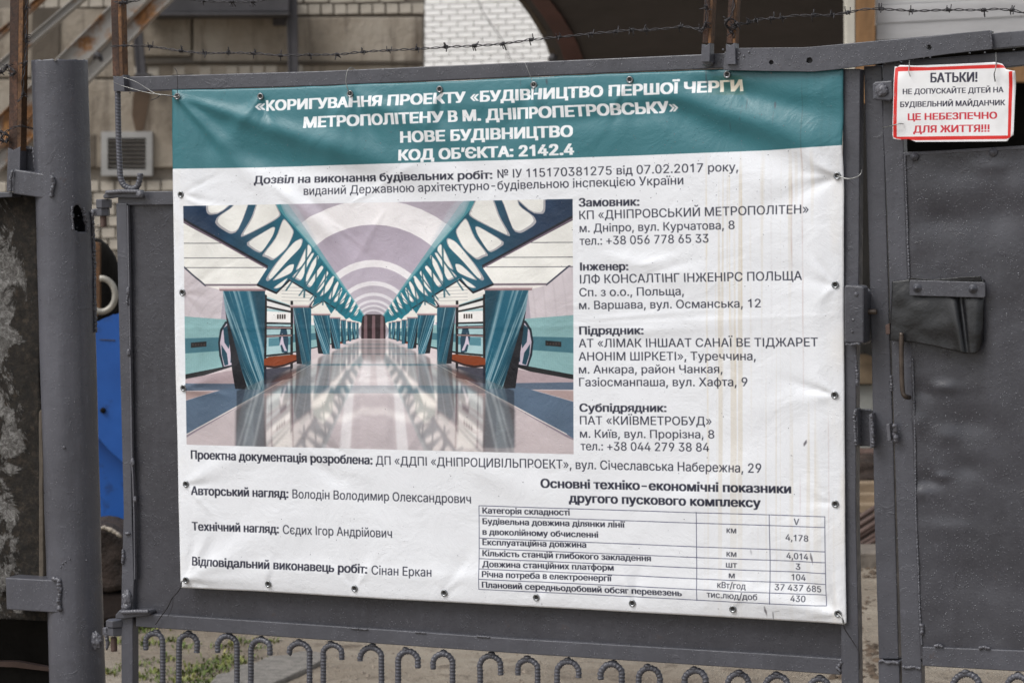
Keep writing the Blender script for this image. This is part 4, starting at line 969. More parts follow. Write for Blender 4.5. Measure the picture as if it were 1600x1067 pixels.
tag(bead('flaked_edge', [HP.at(150, 826, .03), HP.at(163, 824, .03), HP.at(178, 830, .03), HP.at(190, 838, .03)], .007, simple('pale_flaking', (.33, .29, .24), .5, 40, .9, 0)), 'pale flaked strip along the top of the brown scrap', 'strip')

# ================================================================== FRONT: far left wall, post
t = thing('concrete_wall', 'mossy dark concrete wall end with flaking whitewash, left edge of the view', 'wall')
def rough_front(name, pts, off, th, mat, amp, res=.012, seed=1, plane=GP, parent=None):
    """a slab whose front is a displaced grid clipped to a picture outline"""
    loc = [(plane.uv(x, y, off)) for x, y in pts]; us = [p[0] for p in loc]; zs = [p[1] for p in loc]
    U = np.arange(min(us), max(us)+res, res); Z = np.arange(min(zs), max(zs)+res, res)
    def span(z):
        xs = []
        for (a, b), (c, d) in zip(loc, loc[1:]+loc[:1]):
            if (b <= z) != (d <= z): xs.append(a+(z-b)/(d-b)*(c-a))
        return (min(xs), max(xs)) if xs else None
    rows = []
    for z in np.linspace(min(zs)+1e-4, max(zs)-1e-4, len(Z)):
        s = span(z)
        rows.append([(s[0]+(s[1]-s[0])*k/(len(U)-1), z) for k in range(len(U))])
    n = len(U); v = []; 
    for r in rows:
        for i, (u, z) in enumerate(r):
            q = Vector((u, z, seed)); h = (mnoise.fractal(q*7, .9, 2.1, 5)*amp) if amp else 0
            e = .35 if i in (0, n-1) else 1
            v.append(plane.w(u+(mnoise.noise(q*22)*amp*.5 if i in (0, n-1) else 0), z, off+h*e))
    m = len(v); v += [p-plane.n*th for p in [v[j*n+i] for j in range(len(rows)) for i in range(n)]]
    f = []; J = len(rows)
    for j in range(J-1):
        for i in range(n-1):
            a = j*n+i; f.append((a, a+1, a+n+1, a+n))
    for j in range(J-1): f += [(j*n, (j+1)*n, m+(j+1)*n, m+j*n), (j*n+n-1, m+j*n+n-1, m+(j+1)*n+n-1, (j+1)*n+n-1)]
    for i in range(n-1): f += [(i, m+i, m+i+1, i+1), ((J-1)*n+i, (J-1)*n+i+1, m+(J-1)*n+i+1, m+(J-1)*n+i)]
    return link(name, mesh(name, v, f), parent, mat, smooth=True)
rough_front('wall_slab', [(-420, 296), (57, 302), (60, 420), (62, 600), (63, 800), (62, 905), (40, 930), (-420, 905)], -.02, .16, MAT['mossy'], .010, .010, 2, parent=t)
rough_front('edge_fillet', [(61, 640), (66, 640), (68, 908), (61, 906)], -.015, .10, MAT['plaster_dark'], .003, .006, 5, parent=t)
rough_front('base_block', [(-420, 903), (38, 912), (82, 948), (78, 972), (45, 966), (-420, 950)], -.03, .14, MAT['mossy'], .012, .010, 7, parent=t)
rebase(t, G(-100, 960, -.1))
t = tag(slab('trench_shade_sheet', [(-420, 940), (84, 965), (84, 1300), (-420, 1300)], -.35, .04, MAT['black'], None), 'black sheet standing for the shade beneath the concrete wall', 'board')  # black sheet added for the dark gap, shade put into its colour
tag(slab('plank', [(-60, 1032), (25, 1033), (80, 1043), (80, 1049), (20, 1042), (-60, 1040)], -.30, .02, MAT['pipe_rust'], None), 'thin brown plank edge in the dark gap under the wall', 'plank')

# round steel post with a torn hole
pc = thing('round_post', 'round grey steel pipe post, open on top, with a ragged burnt hole', 'post')
PO = -.035
def pipe():
    top, bot = G(93, 95.5, PO), G(125.5, 1220, PO); R_ = 43.6/ (FPX/((top-CAMP).dot(Fv)))
    n, m = 128, 520; v = []; f = []; ax = (bot-top)
    hole = [(115, 324), (119, 320), (124, 321), (128, 328), (131, 336), (132, 345), (135, 352), (136, 361), (131, 363), (124, 362), (117, 360), (113.5, 352), (114, 344), (116, 338), (114, 330)]
    def inside(px, py):
        c = False
        for (a, b), (x, y) in zip(hole, hole[1:]+hole[:1]):
            if (b > py) != (y > py) and px < a+(py-b)/(y-b)*(x-a): c = not c
        return c
    for j in range(m+1):
        c = top+ax*(j/m)
        for k in range(n):
            a = 2*math.pi*k/n; wob = .0016*mnoise.noise(Vector((math.cos(a)*2, math.sin(a)*2, c.z*6))) if j else 0
            jz = 0.0 if j else .0035*mnoise.noise(Vector((math.cos(a)*5, math.sin(a)*5, 0)))-(.006 if 62 < (math.degrees(a)-230) % 360 < 68 else 0)
            v.append(c+Vector((math.cos(a)*(R_+wob), math.sin(a)*(R_+wob), jz)))
    def topx(p):
        d = p-CAMP; z = d.dot(Fv); return 800+FPX*d.dot(Rv)/z, 533.5-FPX*d.dot(Uv)/z
    for j in range(m):
        for k in range(n):
            q = (j*n+k, (j+1)*n+k, (j+1)*n+(k+1) % n, j*n+(k+1) % n)
            c = (v[q[0]]+v[q[2]])/2
            if (c-CAMP).dot(Vector((0, 1, 0))) > 0 and c.y < top.y+.0 and 180 < j+999 and inside(*topx(c)): continue
            f.append(q)
    o = link('pipe', mesh('pipe', v, f), pc, MAT['paint_b'], smooth=True)
    s = o.modifiers.new('wall', 'SOLIDIFY'); s.thickness = .006; s.offset = -1
    return R_, top, bot
R_, PT, PB = pipe()
def onpipe(px, py, lift=0):
    """point of the pipe's skin under a picture point"""
    d = ray(px, py).normalized(); t_ = (py-95.5)/(1220-95.5); c = PT+(PB-PT)*t_; a = Vector((d.x, d.y)); b = Vector((CAMP.x-c.x, CAMP.y-c.y)); r = R_+lift
    A_ = a.dot(a); B_ = 2*a.dot(b); C_ = b.dot(b)-r*r; D_ = B_*B_-4*A_*C_
    if D_ < 0: D_ = 0
    s = (-B_-math.sqrt(D_))/(2*A_); return CAMP+d*s
bead('weld', [onpipe(x, y, .003) for x, y in ((113, 322), (112, 335), (114, 350), (114, 360))], .0028, MAT['weld'], pc, 1)
bead('weld', [onpipe(x, y, .003) for x, y in ((131, 325), (134, 340), (137, 352), (138, 362))], .0028, MAT['weld'], pc, 2)
bead('weld', [onpipe(x, y, .004) for x, y in ((143, 330), (145, 345), (146, 365), (147, 390), (148, 420), (148, 450), (149, 480), (150, 520))], .0040, MAT['weld'], pc, 3)
lump('weld_lump', onpipe(150, 1000, .006), (.016, .010, .022), MAT['weld'], pc, 5, 4, .35, 3)
lump('weld_lump', onpipe(100, 699, .001), (.0045, .003, .004), MAT['weld'], pc, 6, 3)
for i, (x, y) in enumerate(((95, 886), (98, 880), (102, 877), (109, 873), (135, 875))): lump('spatter', onpipe(x, y, .001), (.0022, .0018, .0022), MAT['weld'], pc, 8+i, 2)
# brackets
br = slab('bracket', [(21, 266), (24, 265), (81, 274), (83, 277), (79, 309), (76, 311), (20, 303)], .035, .10, MAT['paint_b'], pc, bevel=.003)
bead('weld', [G(x, y, .038) for x, y in ((81, 275), (83, 285), (82, 296), (79, 309))], .0055, MAT['weld'], pc, 21)
bead('weld', [G(x, y, .04) for x, y in ((20, 266), (16, 280), (17, 300))], .004, MAT['weld'], pc, 22)
slab('bracket_plate', [(30, 229), (48, 232), (56, 231), (57, 268), (28, 264)], -.01, .03, MAT['paint_b'], pc)
bead('weld', [G(x, y, .0) for x, y in ((30, 236), (40, 231), (52, 233), (54, 248), (55, 266))], .005, MAT['weld'], pc, 23)
slab('bracket', [(8, 902), (88, 906), (94, 909), (95, 955), (90, 957), (10, 952)], .035, .10, MAT['paint_b'], pc, bevel=.003)
bead('weld', [G(x, y, .038) for x, y in ((80, 903), (92, 906), (93, 922), (92, 940), (94, 955))], .0055, MAT['weld'], pc, 24)
slab('bracket_wing', [(-60, 300), (19, 301), (19, 308), (-60, 312)], .02, .05, MAT['paint_b'], pc)
rebase(pc, Vector((PB.x, PB.y, 0)))

# rusty angle uprights
def angle_post(base_px, top_px, w_top, w_base, paint_px, off, label, foot=True):
    t = thing('angle_iron', label, 'angle iron', 'rusty angle irons carrying the barbed wire')
    (bx, by), (tx, ty) = base_px, top_px; h = w_base/2; g = w_top/2
    f1 = [(tx-g, ty), (tx+g*.35, ty), (bx+h*.35, by), (bx-h, by)]
    f2 = [(tx+g*.35, ty), (tx+g, ty), (bx+h, by), (bx+h*.35, by)]
    slab('leg', f1, off, .004, MAT['rust'], t, bevel=.0008); slab('leg', f2, off+.006, .026, MAT['rust_light'], t, bevel=.0008)
    if foot:
        (p0x, p0y), (p1x, p1y) = paint_px
        slab('painted_foot', [(p0x-h*1.02, p0y-3), (p0x-h*.2, p0y+1), (p0x+h*1.02, p0y-5), (p1x+h*1.05, p1y), (p1x-h*1.05, p1y)], off+.008, .03, MAT['paint_b'], t, bevel=.001)
    rebase(t, G(bx, by, off)); return t
angle_post((23, 236), (27, -90), 21, 19, ((22, 234), (20, 300)), .02, 'wide rusty angle iron at the far left, barbed wire wrapped on it')
angle_post((184, 119), (179, -90), 16, 16, ((185, 122), (186, 143)), .03, 'rusty angle iron standing on the left end of the gate top rail')
angle_post((1104, 68), (1112, -90), 14, 13, ((1103, 72), (1102, 97)), .045, 'left one of the two close rusty angle irons above the banner')
angle_post((1142, 68), (1149, -90), 14, 14, ((1141, 72), (1142, 101)), .045, 'right one of the two close rusty angle irons above the banner')
for nm, x, y, s in (('weld', 1106, 104, 1), ('weld', 1147, 105, 2)):
    o = lump('weld_lump', G(x, y-6, .03), (.014, .014, .009), MAT['weld'], None, s+30, 3, .4, 3); tag(o, ('lumpy grey weld under the left one' if s == 1 else 'lumpy grey weld under the right one')+' of the two close rusty angle irons', 'weld')

# ================================================================== THE MAIN GATE LEAF
gl = thing('gate_leaf', 'large grey steel gate leaf with curled rebar along its foot, carrying the banner', 'gate')
P_, PS, WD = MAT['paint'], MAT['paint_sheet'], MAT['weld']
def rel_sheet(name, corners, off, th, mat, parent, hfun, nu=150, nz=120):
    """sheet metal with real dents: corners TL TR BR BL in picture points, hfun(u, z) metres towards the viewer"""
    c = [GP.at(x, y, off) for x, y in corners]; v = []
    for j in range(nz+1):
        for i in range(nu+1):
            a = c[0].lerp(c[1], i/nu); b = c[3].lerp(c[2], i/nu); p = a.lerp(b, j/nz); v.append(p+GP.n*hfun(p.x, p.z))
    n = nu+1; f = [(j*n+i, (j+1)*n+i, (j+1)*n+i+1, j*n+i+1) for j in range(nz) for i in range(nu)]
    o = link(name, mesh(name, v, f), parent, mat, smooth=True); s = o.modifiers.new('gauge', 'SOLIDIFY'); s.thickness = th; s.offset = -1; return o
def h1(u, z): return .004*mnoise.noise(Vector((u*3, z*2.2, 1)))+.0015*mnoise.noise(Vector((u*9, z*7, 2)))
rel_sheet('sheet_panel', [(192, 306), (1330, 296), (1330, 1040), (200, 968)], .003, .002, PS, gl, h1, 200, 140)
slab('top_rail', [(191, 120.5), (500, 111.5), (800, 98.5), (1102, 85), (1146, 83), (1146, 105.5), (1102, 108), (800, 122), (500, 134.5), (191, 143)], .020, .035, P_, gl, bevel=.002)
slab('middle_rail', [(184, 300), (240, 299), (1330, 283), (1330, 307), (240, 320.5), (184, 321)], .014, .020, P_, gl)
slab('left_stile', [(181, 318), (187, 520), (193, 800), (190, 900), (189, 960), (190, 1200), (208, 1200), (207, 960), (209, 905), (206, 810), (202, 560), (198, 318)], .018, .030, P_, gl, bevel=.002)
slab('sheet_lip', [(198, 321.5), (200, 321.5), (203.5, 560), (207, 720), (208, 742), (210, 800), (211, 905), (209.5, 905), (208, 800), (206, 742), (204, 720), (201, 560)], .0195, .010, WD, gl, bevel=.0005)
slab('bottom_rail', [(212, 957.5), (400, 969.5), (600, 983), (800, 997), (1000, 1009), (1200, 1021), (1314, 1029), (1313.5, 1054), (1200, 1046), (1000, 1033), (800, 1020), (600, 1006), (400, 992), (212, 978.5)], .018, .034, P_, gl, bevel=.002)
slab('right_stile', [(1317, 108), (1344, 108), (1342.5, 300), (1341.5, 440), (1337.5, 560), (1337, 800), (1341, 980), (1343.5, 1200), (1316, 1200), (1314, 1000), (1315, 700), (1317, 400)], .021, .036, P_, gl, bevel=.002)
# lock box and catch
slab('lock_box', [(1319, 447), (1323, 445), (1347, 447), (1350, 450), (1349.5, 537), (1319, 536)], .060, .040, P_, gl, bevel=.004)
slab('lock_box_back', [(1345, 449), (1353, 456), (1355, 460), (1353, 534), (1350, 539), (1345, 538)], .030, .05, P_, gl, bevel=.003)
lathe('bolt', [(.0001, 0), (.0058, 0), (.0062, .001), (.0062, .028), (.0050, .031), (.0001, .031)], G(1349, 487, .02), (1, 0, 0), MAT['brass'], gl, 14)
lump('weld_lump', G(1338, 460, .060), (.005, .003, .005), WD, gl, 41); lump('weld_lump', G(1332, 518, .060), (.0035, .003, .003), WD, gl, 42); lump('weld_lump', G(1333, 500, .060), (.003, .002, .003), WD, gl, 43)
bead('weld', [G(x, y, .058) for x, y in ((1321, 537), (1328, 539), (1336, 537), (1345, 538))], .0032, WD, gl, 44)
bead('weld', [G(x, y, .020) for x, y in ((1337.5, 555), (1338, 575), (1339.5, 590), (1339.5, 604))], .0038, WD, gl, 45)
slab('catch_plate', [(1337, 641), (1364, 641), (1366, 697), (1339, 697)], -.012, .006, P_, gl)
slab('catch_ear', [(1334, 640), (1339, 638), (1341, 696), (1336, 697)], .022, .034, WD, gl)
slab('catch_ear', [(1357.5, 648), (1363, 645), (1365, 698), (1359.5, 701)], .022, .034, WD, gl)
bead('weld', [G(x, y, .024) for x, y in ((1336, 640), (1335, 655), (1336, 672), (1337, 690), (1338, 697))], .0036, WD, gl, 46)
bead('weld', [G(x, y, .024) for x, y in ((1362, 648), (1363, 664), (1364, 682), (1364, 699))], .0036, WD, gl, 47)
bead('weld', [G(x, y, -.005) for x, y in ((1338, 641), (1350, 640), (1362, 641))], .0024, WD, gl, 48)
# hinges
slab('hinge_plate', [(160, 306), (166, 300), (177, 297), (215, 297), (219, 302), (221, 306), (216, 310), (176, 309), (162, 311)], .030, .030, P_, gl, bevel=.003)
rebar('hinge_bar', [G(166, 301, .034), G(190, 299, .036), G(217, 299.5, .034)], .0052, WD, gl)
lump('weld_lump', G(219, 304, .034), (.010, .008, .011), WD, gl, 51, 3, .4, 3)
def hexnut(name, x, y, wpx, hpx, off, parent, mat=P_, seg=6, bev=.0015):
    k = 1/ (FPX/((G(x, y, off)-CAMP).dot(Fv))); R2 = wpx*k/2*1.04; h = hpx*k
    o = lathe(name, [(.0001, -h/2), (R2*.93, -h/2), (R2, -h/2+h*.1), (R2, h/2-h*.1), (R2*.93, h/2), (.0001, h/2)], G(x, y, off), (0, 0, 1), mat, parent, seg, smooth=False); return o
hexnut('hinge_nut', 162.5, 318.5, 24, 14, .012, gl); 
hexnut('hinge_pin', 161.5, 344, 10, 22, .012, gl, MAT['pipe_rust'], 14)
slab('hinge_plate', [(180, 960), (186, 953), (233, 953), (235, 957), (232, 961), (196, 966), (180, 967)], .032, .034, P_, gl, bevel=.003)
rebar('hinge_bar', [G(190, 956, .036), G(212, 955, .038), G(232, 955, .036)], .0052, WD, gl)
hexnut('hinge_nut', 180, 973, 28, 11, .014, gl)
hexnut('hinge_pin', 178, 1006, 10, 22, .012, gl, MAT['pipe_rust'], 14)
lump('weld_lump', G(199, 936, .020), (.013, .009, .024), WD, gl, 53, 4, .35, 2.5); lump('weld_lump', G(197, 948, .022), (.013, .008, .012), WD, gl, 54, 3, .35, 2.5)
bead('weld', [G(x, y, .02) for x, y in ((192, 858), (193, 870), (191, 881))], .0042, WD, gl, 55)
lump('weld_lump', G(199, 833, .02), (.008, .005, .004), WD, gl, 56); lump('weld_lump', G(200, 455, .021), (.005, .004, .011), WD, gl, 57); bead('weld', [G(200, 461, .021), G(198, 470, .021), G(200, 477, .021)], .0028, WD, gl, 58)
lump('weld_lump', G(201, 551, .021), (.005, .004, .009), WD, gl, 59); lump('weld_lump', G(207, 722, .021), (.006, .004, .010), WD, gl, 60); lump('weld_lump', G(211, 780, .021), (.004, .003, .008), WD, gl, 61)
bead('weld', [G(x, y, .019) for x, y in ((1313, 1028), (1315, 1035), (1308, 1042), (1314, 1050))], .0042, WD, gl, 62)
for xa, ya, xb, yb in ((548, 981, 575, 983), (648, 987, 666, 988.5), (745, 993.5, 765, 995)): bead('weld', [G(xa, ya, .0195), G((xa+xb)/2, (ya+yb)/2, .0195), G(xb, yb, .0195)], .0022, WD, gl, xa)
# rebar stay at the left, hooked at its foot
rebar('rebar_stay', smooth_path([G(x, y, .018) for x, y in ((184, 141), (184.5, 180), (185.5, 220), (187, 255), (188, 275), (192, 287), (199, 293), (208, 295), (215, 291), (218, 282), (219.5, 271))], 8), .0074, MAT['paint_b'], gl)
# curled rebar below the bottom rail
hooks = [(254, 228, 1015, 984), (280, 308, 1019, 986), (370, 340, 1019, 988), (392.5, 422, 1023, 994), (483.5, 452, 1021, 999), (505, 534, 1030, 1002), (596, 563, 1032, 1006), (622, 653, 1043, 1012), (707, 677, 1045, 1016), (750, 782, 1054, 1019), (840, 809, 1054, 1025),
         (870.5, 904, 1058, 1028), (972, 939, 1061, 1032), (998, 1031, 1066, 1038), (1103, 1070, 1070, 1042), (1137, 1170, 1074, 1047), (1231, 1197, 1078, 1050), (1265, 1296, 1082, 1055)]
def hook(stem, tip, ytip, ytop, parent, off=.004, r=.0073):
    rad = abs(stem-tip)/2; cx = (stem+tip)/2; s = 1 if stem > tip else -1; yc = ytop+5+rad
    pts = [(stem+random.uniform(-1, 1)+2, 1290), (stem+s*.5, 1150), (stem, yc+18)]
    for a in range(0, 181, 20): pts.append((cx+s*rad*math.cos(math.radians(a)), yc-rad*math.sin(math.radians(a))))
    pts.append((tip, ytip)); 
    tw = random.uniform(-.010, .012); rebar('rebar_curl', smooth_path([G(x+random.uniform(-.5, .5), y, off+tw*(x-stem)/max(1, abs(tip-stem))) for x, y in pts], 7), r*random.uniform(.95, 1.05), MAT['paint_b'], parent)
    lump('weld_lump', G(cx+random.uniform(-4, 4), ytop+1.5, off), (.009, .007, .005), WD, parent, int(stem), 2, .4, 3)
for h in hooks: hook(*h, gl)
slab('foot_rail', [(190, 1240), (1330, 1262), (1330, 1290), (190, 1268)], .018, .034, P_, gl)
rebase(gl, G(760, 1290, 0))

# pipe-side hinge lugs
t = thing('hinge_lug', 'upper grey hinge lug welded on the round post with its nut', 'hinge', 'hinge lugs on the round post')
hexnut('nut', 161.5, 331.5, 20, 12, .012, t, P_); slab('ear', [(143, 327), (156, 325), (156, 337), (143, 338)], .012, .014, WD, t); bead('weld', [G(143, 328, .02), G(146, 333, .024), G(145, 339, .02)], .005, WD, t, 71); rebase(t, G(150, 332, .012))
t = thing('hinge_lug', 'lower grey hinge lug welded on the round post with its nut', 'hinge', 'hinge lugs on the round post')
hexnut('nut', 180.5, 985.5, 25, 13, .012, t, P_); slab('ear', [(160, 980), (172, 979), (172, 993), (160, 992)], .012, .014, WD, t); bead('weld', [G(164, 980, .02), G(167, 990, .022), G(168, 1002, .02), G(167, 1015, .02)], .005, WD, t, 72); rebase(t, G(170, 986, .012))

# ================================================================== cross bar above, middle post
t = thing('cross_bar', 'grey angle bar with bolt holes running above the wicket gate', 'bar')
def disc_hole(x, y, r, n=12, j=0): return [(x+r*math.cos(2*math.pi*k/n)*(1+random.uniform(-j, j)), y+r*math.sin(2*math.pi*k/n)*(1+random.uniform(-j, j))) for k in range(n)]
slab('angle_bar', [(1132, 82), (1150, 75.5), (1200, 75), (1255, 74.5), (1275, 73), (1312, 70), (1375, 64), (1450, 58), (1500, 52), (1546, 47.5), (1549, 51), (1551, 77), (1480, 85), (1375, 100), (1312, 108.5), (1270, 112.5), (1200, 111.5), (1130, 110)],
     .042, .006, P_, t, holes=[disc_hole(1205, 98, 3.6), disc_hole(1264.5, 95, 4.6, 14, .22), disc_hole(1452, 74.5, 4)], bevel=.0012)
slab('flange', [(1150, 75.5), (1200, 75), (1255, 74.5), (1275, 73), (1375, 64), (1546, 47.5), (1546, 50), (1375, 67), (1275, 76), (1200, 78), (1150, 78)], .0395, .045, P_, t, bevel=.001)
slab('extension', [(1546, 52.5), (1760, 34), (1760, 58), (1549, 77)], .030, .03, P_, t)
for x, y, s in ((1205, 98, 81), (1264, 96, 82), (1452, 74, 83)): tag(slab('backing', rect(x-9, y-8, x+9, y+8), .0355, .002, MAT['hole'], t, bevel=0))  # dark plates added behind the bolt holes to stand for shade
P = [G(x, y, .046) for x, y in ((1268, 84), (1285, 82), (1300, 84))]
bead('weld', [G(x, y, .044) for x, y in ((1547, 50), (1549, 60), (1550, 74))], .0022, WD, t, 85)
for i, (x, y) in enumerate(((1155, 84), (1162, 88), (1153, 92), (1130, 78), (1170, 82))): lump('spatter', G(x, y, .043), (.0028, .002, .0024), WD, t, 90+i, 2)
rebase(t, G(1300, 110, .03))
t = thing('gate_post', 'slim grey square post standing between the two gates', 'post')
slab('square_tube', [(1349.5, 104), (1378, 103), (1383, 300), (1389.5, 500), (1391, 560), (1396, 700), (1400, 850), (1404, 1029), (1373, 1029), (1366, 800), (1362, 560), (1357.5, 400), (1353, 250)], -.004, .045, P_, t, bevel=.002)
slab('sleeve', [(1372, 1032), (1405, 1033), (1410, 1300), (1378, 1300)], .010, .06, P_, t, bevel=.002)
bead('weld', [G(x, y, .012) for x, y in ((1373, 1034), (1378, 1031), (1387, 1035), (1396, 1034), (1405, 1036))], .0036, WD, t, 95)
bead('weld', [G(x, y, -.002) for x, y in ((1391, 590), (1392, 600), (1393, 612))], .0028, WD, t, 96)
rebase(t, G(1390, 1300, 0))

# ================================================================== WICKET
wk = thing('wicket_gate', 'dented grey steel wicket gate on the right, under the warning sign', 'gate')
WO = .012
slab('left_stile', [(1379, 100), (1384, 97), (1402, 95), (1408, 97), (1412, 240), (1417, 400), (1425, 560), (1430, 740), (1433, 860), (1440, 1045), (1441, 1300), (1411, 1300), (1409, 1045), (1402, 860), (1397, 700), (1393, 560), (1386, 330), (1380, 200)], WO, .034, P_, wk, bevel=.002)
slab('top_rail', [(1409, 96), (1500, 88), (1552, 84), (1760, 66), (1760, 88), (1640, 98), (1560, 107), (1480, 112), (1411, 120)], WO-.002, .030, P_, wk, bevel=.002)
dents = [(1470, 345, 30, 18, -.006), (1500, 300, 60, 26, .005), (1560, 330, 30, 30, -.006), (1465, 520, 40, 24, -.004), (1475, 605, 22, 9, .006), (1445, 610, 18, 14, -.005), (1520, 660, 40, 18, -.006), (1480, 680, 20, 14, .005), (1435, 660, 14, 16, .004), (1455, 750, 20, 12, -.007), (1470, 745, 12, 8, .007), (1440, 770, 16, 10, .005), (1510, 730, 22, 16, -.006),
         (1560, 640, 30, 40, .004), (1550, 260, 24, 10, .004), (1590, 300, 18, 26, .005), (1480, 825, 50, 14, .004), (1540, 900, 60, 30, -.004), (1430, 480, 14, 30, .003), (1585, 480, 30, 40, -.004)]
dd = [(GP.uv(x, y, WO), a/680, b/680, h) for x, y, a, b, h in dents]
def h2(u, z):
    s = .0035*mnoise.noise(Vector((u*6, z*6, 8)))+.0016*mnoise.noise(Vector((u*15, z*15, 9)))
    for (du, dz), a, b, h in dd: s += h*math.exp(-((u-du)/a)**2-((z-dz)/b)**2)*.9
    return s
rel_sheet('sheet_panel', [(1411, 238), (1760, 222), (1760, 1040), (1438, 1030)], WO+.001, .002, PS, wk, h2, 160, 330)
slab('sheet_lip', [(1412, 239), (1600, 227.5), (1760, 218), (1760, 224), (1600, 233), (1412, 244)], WO+.003, .012, P_, wk, bevel=.001)
slab('bottom_rail', [(1441, 1010), (1600, 1016), (1760, 1022), (1760, 1054), (1600, 1049), (1441, 1040)], WO+.008, .034, P_, wk, bevel=.002)
bead('seam', [G(x, y, WO+.003) for x, y in ((1414, 242), (1416, 300), (1418.5, 380), (1421, 436))], .0022, WD, wk, 101, 7)
bead('seam', [G(x, y, WO+.003) for x, y in ((1426, 560), (1428, 620), (1430, 700), (1431, 800), (1434.5, 880), (1437, 950), (1440.5, 1008))], .0020, WD, wk, 102, 7)
bead('weld', [G(x, y, WO+.004) for x, y in ((1439, 973), (1441, 981), (1440, 986), (1442, 992))], .0045, WD, wk, 103)
for xa, xb, y, s in ((1459, 1474, 1009, 104), (1528, 1548, 1012, 105)): bead('weld', [G(xa, y, WO+.01), G((xa+xb)/2, y-1, WO+.01), G(xb, y+1, WO+.01)], .0036, WD, wk, s)
bead('weld', [G(x, y, WO+.002) for x, y in ((1409, 1040), (1418, 1043), (1430, 1041), (1440, 1045))], .0036, WD, wk, 106)
bead('weld', [G(x, y, WO+.001) for x, y in ((1382, 100), (1388, 97), (1396, 98), (1404, 96))], .0034, WD, wk, 107)
for x, y in ((1428.5, 245), (1551.5, 238)):
    lathe('rivet', [(.0001, .007), (.004, .0065), (.0055, .004), (.009, .003), (.010, 0)], G(x, y, WO+.004), GP.n, P_, wk, 14)
slab('hinge_block', [(1363, 131), (1368, 128), (1394, 126), (1396, 155), (1390, 158), (1364, 156)], WO+.030, .035, P_, wk, bevel=.003)
lump('weld_lump', G(1378, 141, WO+.032), (.014, .006, .014), WD, wk, 108, 4, .35, 3); bead('weld', [G(1394, 127, WO+.02), G(1396, 142, WO+.02), G(1394, 157, WO+.02)], .005, WD, wk, 109)
slab('hinge_stub', [(1384.5, 663), (1390, 661), (1392, 688), (1387, 690)], WO+.02, .02, WD, wk); bead('weld', [G(x, y, WO+.016) for x, y in ((1396, 662), (1400, 670), (1397, 678), (1401, 686), (1400, 692))], .0062, WD, wk, 110, 8)
bead('weld', [G(x, y, WO) for x, y in ((1392, 586), (1393, 600), (1393, 612))], .003, WD, wk, 111)
for h in ((1530, 1490, 1090, 1047), (1574, 1606, 1094, 1051), (1690, 1655, 1094, 1052)): hook(*h, wk, WO)
# rubber flap over the lock, its clamp strip and bolts
def flap():
    nu, nz = 70, 56; v = []
    top = lambda s: (1394+144*s, 440-(3*min(1, s/.17) if s < .17 else 3)+(3 if s > .17 else 0)*0)
    def bot(s):
        xs = [0, .1, .25, .45, .68, .8, .9, .96, 1]; ys = [532, 533, 534.5, 540, 547.5, 552, 553, 547, 531]; xo = [1390.5, 1404, 1426, 1455, 1489, 1508, 1522, 1531, 1537.5]
        return np.interp(s, xs, xo), np.interp(s, xs, ys)
    for j in range(nz+1):
        t_ = j/nz
        for i in range(nu+1):
            s = i/nu; (xa, ya), (xb, yb) = top(s), bot(s); x = xa+(xb-xa)*t_; y = ya+(yb-ya)*t_
            o = WO+.006+.022*math.sin(min(1, t_*1.1)*math.pi*.5)*(.55+.6*s)+.010*math.exp(-((s-.62-.17*t_)/.07)**2)*t_-.010*math.exp(-((s-.72-.10*t_)/.035)**2)*min(1, t_*3)
            o += .0022*mnoise.noise(Vector((s*5, t_*4, 4)))-(.020*max(0, (s-.9)/.1)**2*t_)
            v.append(G(x, y, o))
    n = nu+1; f = [(j*n+i, (j+1)*n+i, (j+1)*n+i+1, j*n+i+1) for j in range(nz) for i in range(nu)]
    o = link('rubber_flap', mesh('rubber_flap', v, f), wk, MAT['rubber'], smooth=True); s = o.modifiers.new('t', 'SOLIDIFY'); s.thickness = .004; s.offset = -1
    me = o.data; me.materials.append(MAT['rubber_line'])
    for p in me.polygons:
        k = p.index; j, i = divmod(k, nu); s = i/nu; t_ = j/nz
        if abs(s-(.52+.10*math.sin(t_*1.5)+.16*t_)) < .030 and t_ > .16: p.material_index = 1
    return o
flap()
slab('upper_flap', [(1420, 437.5), (1423, 434), (1460, 437), (1500, 433), (1532, 431.5), (1534, 440), (1420, 441)], WO+.010, .004, MAT['rubber'], wk, bevel=.0008)
slab('clamp_strip', [(1421, 439), (1423, 437.5), (1537, 441), (1539.5, 443), (1539.5, 463), (1537, 465.5), (1421, 462)], WO+.026, .005, P_, wk, bevel=.0015)
for x, y in ((1433, 450), (1520, 451.5)): lathe('bolt', [(.0001, .012), (.0028, .012), (.0032, .007), (.0052, .0065), (.0056, .0025), (.0098, .002), (.0103, 0)], G(x, y, WO+.026), GP.n, P_, wk, 18)
tube('handle_rod', resample(smooth_path([G(x, y, WO+.034) for x, y in ((1408.5, 520), (1408.5, 560), (1409.5, 600), (1411.5, 615), (1415, 619.5))]+[G(1421, 621, WO+.012)], 6), .004), .0052, MAT['brass'], wk, 12)
rebase(wk, G(1500, 1300, WO))
rr = tag(slab('bolt_stub', [(1383, 508), (1390, 505), (1391, 522), (1384, 523)], .02, .02, MAT['pipe_rust'], None), 'small dark bolt end on the slim post beside the rubber flap', 'bolt end')

